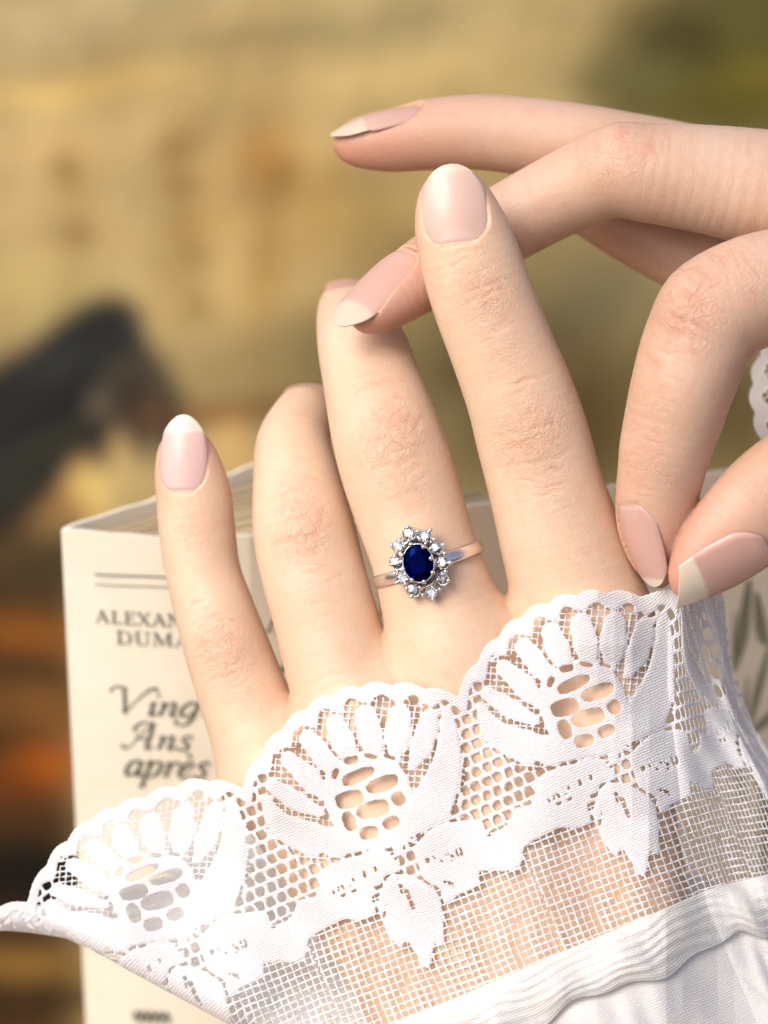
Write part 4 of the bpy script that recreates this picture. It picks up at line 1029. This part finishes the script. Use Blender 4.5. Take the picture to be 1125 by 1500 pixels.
# ------------------------------------------------------------------ ring
def build_ring():
    a = np.array([-.33, .944, 0.0]); a /= np.linalg.norm(a)          # along the finger
    s = np.array([.944, .33, 0.0])
    zc = np.array([0, 0, 1.0])
    cen = Pic(628, 826, -.72)
    tilt = math.radians(-9); n = s*math.sin(tilt) + zc*math.cos(tilt); sh = s*math.cos(tilt) - zc*math.sin(tilt)
    root = empty('ring', cen)
    # band
    g = G(); prof = [(-.095, -.03), (-.095, .015), (-.07, .035), (0, .042), (.07, .035), (.095, .015), (.095, -.03), (0, -.036)]
    nA = 96; P = np.zeros((nA, len(prof), 3))
    for i in range(nA):
        th = 2*math.pi*i/nA; er = sh*math.sin(th) + n*math.cos(th)
        kk = 1 - .10*math.exp(-(math.remainder(th, 2*math.pi)/.5)**2)
        for j, (w, h) in enumerate(prof): P[i, j] = cen + er*(.835+h) + a*w*kk
    P = np.concatenate([P, P[:1]], 0); g.grid(P, True)
    g.build('band', M_BAND, root, True)
    # head frame: px offsets in the photograph -> plane across the finger top
    hc = cen + n*(.80) + s*0; headc = Pic(614.3, 824.3, .2)
    def onhead(px, py, h):
        p = Pic(px, py, .22); q = p - headc; q = q - (q@n)*n
        return headc - ((headc-cen)@n)*n + n*(.80+h) + q
    dpx = [(600.5, 783), (624, 785), (641.6, 803.3), (650.7, 824.7), (649.6, 848.7), (632.5, 868.4), (607, 866.3), (588.3, 848), (581.3, 826.8), (581.9, 800)]
    la = math.radians(99+2); la_d = np.array([math.cos(la), math.sin(la), 0]); la_d -= (la_d@n)*n; la_d /= np.linalg.norm(la_d); sa_d = np.cross(la_d, n)
    O = onhead(614.3, 824.3, 0)
    # setting: basket with a cup under each stone and an oval gallery
    g = G()
    def loft(c, e1, e2, rings, m=28):
        P = np.array([[c + n*h + e1*r1*math.cos(t) + e2*r2*math.sin(t) for t in np.linspace(0, 2*math.pi, m, endpoint=False)] for h, r1, r2 in rings])
        g.grid(P, True)
    loft(O, sa_d, la_d, [(-.02, .14, .18), (.06, .20, .26), (.2, .228, .285), (.245, .236, .293), (.255, .225, .282), (.22, .21, .265), (.10, .17, .21)])
    loft(O, sa_d, la_d, [(-.01, .18, .2), (.02, .34, .40), (.05, .36, .42), (.06, .30, .36)])
    for px, py in dpx:
        c = onhead(px, py, 0); loft(c, sa_d, la_d, [(.0, .03, .03), (.06, .062, .062), (.135, .088, .088), (.15, .086, .086), (.14, .075, .075), (.06, .04, .04)], 16)
    g.build('setting', M_METAL, root, True)
    def brilliant(name, c, e1, e2, r1, r2, hg, ht, hc_, tab, mat, m=8, ax=None):
        """faceted stone: table, crown stars and kites, girdle, pavilion"""
        ax = n if ax is None else ax
        def ringp(k, f, h, off): return [c + ax*h + e1*r1*f*math.cos(2*math.pi*(i+off)/k) + e2*r2*f*math.sin(2*math.pi*(i+off)/k) for i in range(k)]
        T = ringp(m, tab, ht, 0); K = ringp(m, (tab+1)/2*1.02, hg+(ht-hg)*.55, .5); Gd = ringp(2*m, 1.0, hg+.006, 0); Gb = ringp(2*m, 1.0, hg-.006, 0)
        Pv = ringp(m, .52, hg-.50*(hg-hc_), 0.0)
        cu_ = [c + ax*hc_]
        vv = T+K+Gd+Gb+Pv+cu_; o = [0, m, 2*m, 4*m, 6*m, 7*m]; f = [tuple(range(m))]
        for i in range(m):
            j = (i+1) % m; g0, g1, g2 = o[2]+2*i, o[2]+(2*i+1) % (2*m), o[2]+(2*i+2) % (2*m)
            f += [(i, o[1]+i, j), (i, g0, o[1]+i), (j, o[1]+i, g2), (o[1]+i, g0, g1), (o[1]+i, g1, g2)]
            b0, b1, b2 = g0+2*m, g1+2*m, g2+2*m
            f += [(g0, b0, b1, g1), (g1, b1, b2, g2)]
            p0, p1 = o[4]+i, o[4]+j
            f += [(b0, p0, b1), (b1, p1, b2), (b1, p0, p1), (p0, o[5], p1)]
        gg = G(); gg.add(vv, f)
        ob = gg.build(name, mat, root)
        import bmesh
        bm = bmesh.new(); bm.from_mesh(ob.data); bmesh.ops.recalc_face_normals(bm, faces=bm.faces); bm.to_mesh(ob.data); bm.free()
        return ob
    brilliant('sapphire', O, sa_d, la_d, .218, .275, .27, .325, .05, .60, M_SAPPHIRE)
    for k, (px, py) in enumerate(dpx):
        c = onhead(px, py, 0); r = np.random.RandomState(k); tx = n + np.array([-.27, .19, 0])*r.uniform(.0, 1.3) + sa_d*r.uniform(-.10, .10) + la_d*r.uniform(-.10, .10); tx /= np.linalg.norm(tx)
        ang = r.uniform(0, .7); e1 = sa_d*math.cos(ang)+la_d*math.sin(ang); e1 -= (e1@tx)*tx; e1 /= np.linalg.norm(e1); e2 = np.cross(tx, e1)
        brilliant('diamond', c, e1, e2, .094, .094, .15, .186, .08, .55, M_DIAMOND, ax=tx)
    def bead(px, py, h, r, hs, name, par=root):
        g = G(); c = onhead(px, py, 0)
        rows = []
        for hh, rr in [(h, r*.75)]+[(hs + r*math.sin(t), r*math.cos(t)) for t in np.linspace(-.5, 1.45, 7)]:
            rows.append([c + n*hh + sa_d*rr*math.cos(q) + la_d*rr*math.sin(q) for q in np.linspace(0, 2*math.pi, 12, endpoint=False)])
        g.grid(np.array(rows), True); g.build(name, M_METAL, par, True)
    Z6 = lambda x, y: (560+x/9.375, 750+y/9.375)
    for x, y in ((348, 208), (495, 262), (668, 245), (720, 372), (850, 445), (865, 565), (945, 695), (878, 815), (915, 940), (795, 1055), (700, 1195), (560, 1140), (400, 1165), (332, 1050), (195, 975), (165, 850), (118, 722), (165, 610), (128, 458), (252, 350)):
        bead(*Z6(x, y), .02, .034, .17, 'bead')
    for x, y in ((410, 440), (585, 470), (690, 625), (712, 820), (592, 945), (425, 925), (308, 775), (288, 590)):
        bead(*Z6(x, y), .05, .036, .30, 'prong')
    for x, y in ((370, 385), (520, 370), (670, 495), (780, 690), (770, 920), (690, 1020), (520, 1030), (345, 925), (310, 855), (300, 465), (430, 365), (605, 425)):
        bead(*Z6(x, y), .04, .024, .20, 'bead')
    tag(root, 'white gold ring with an oval blue sapphire framed by ten small diamonds', 'ring')
build_ring()
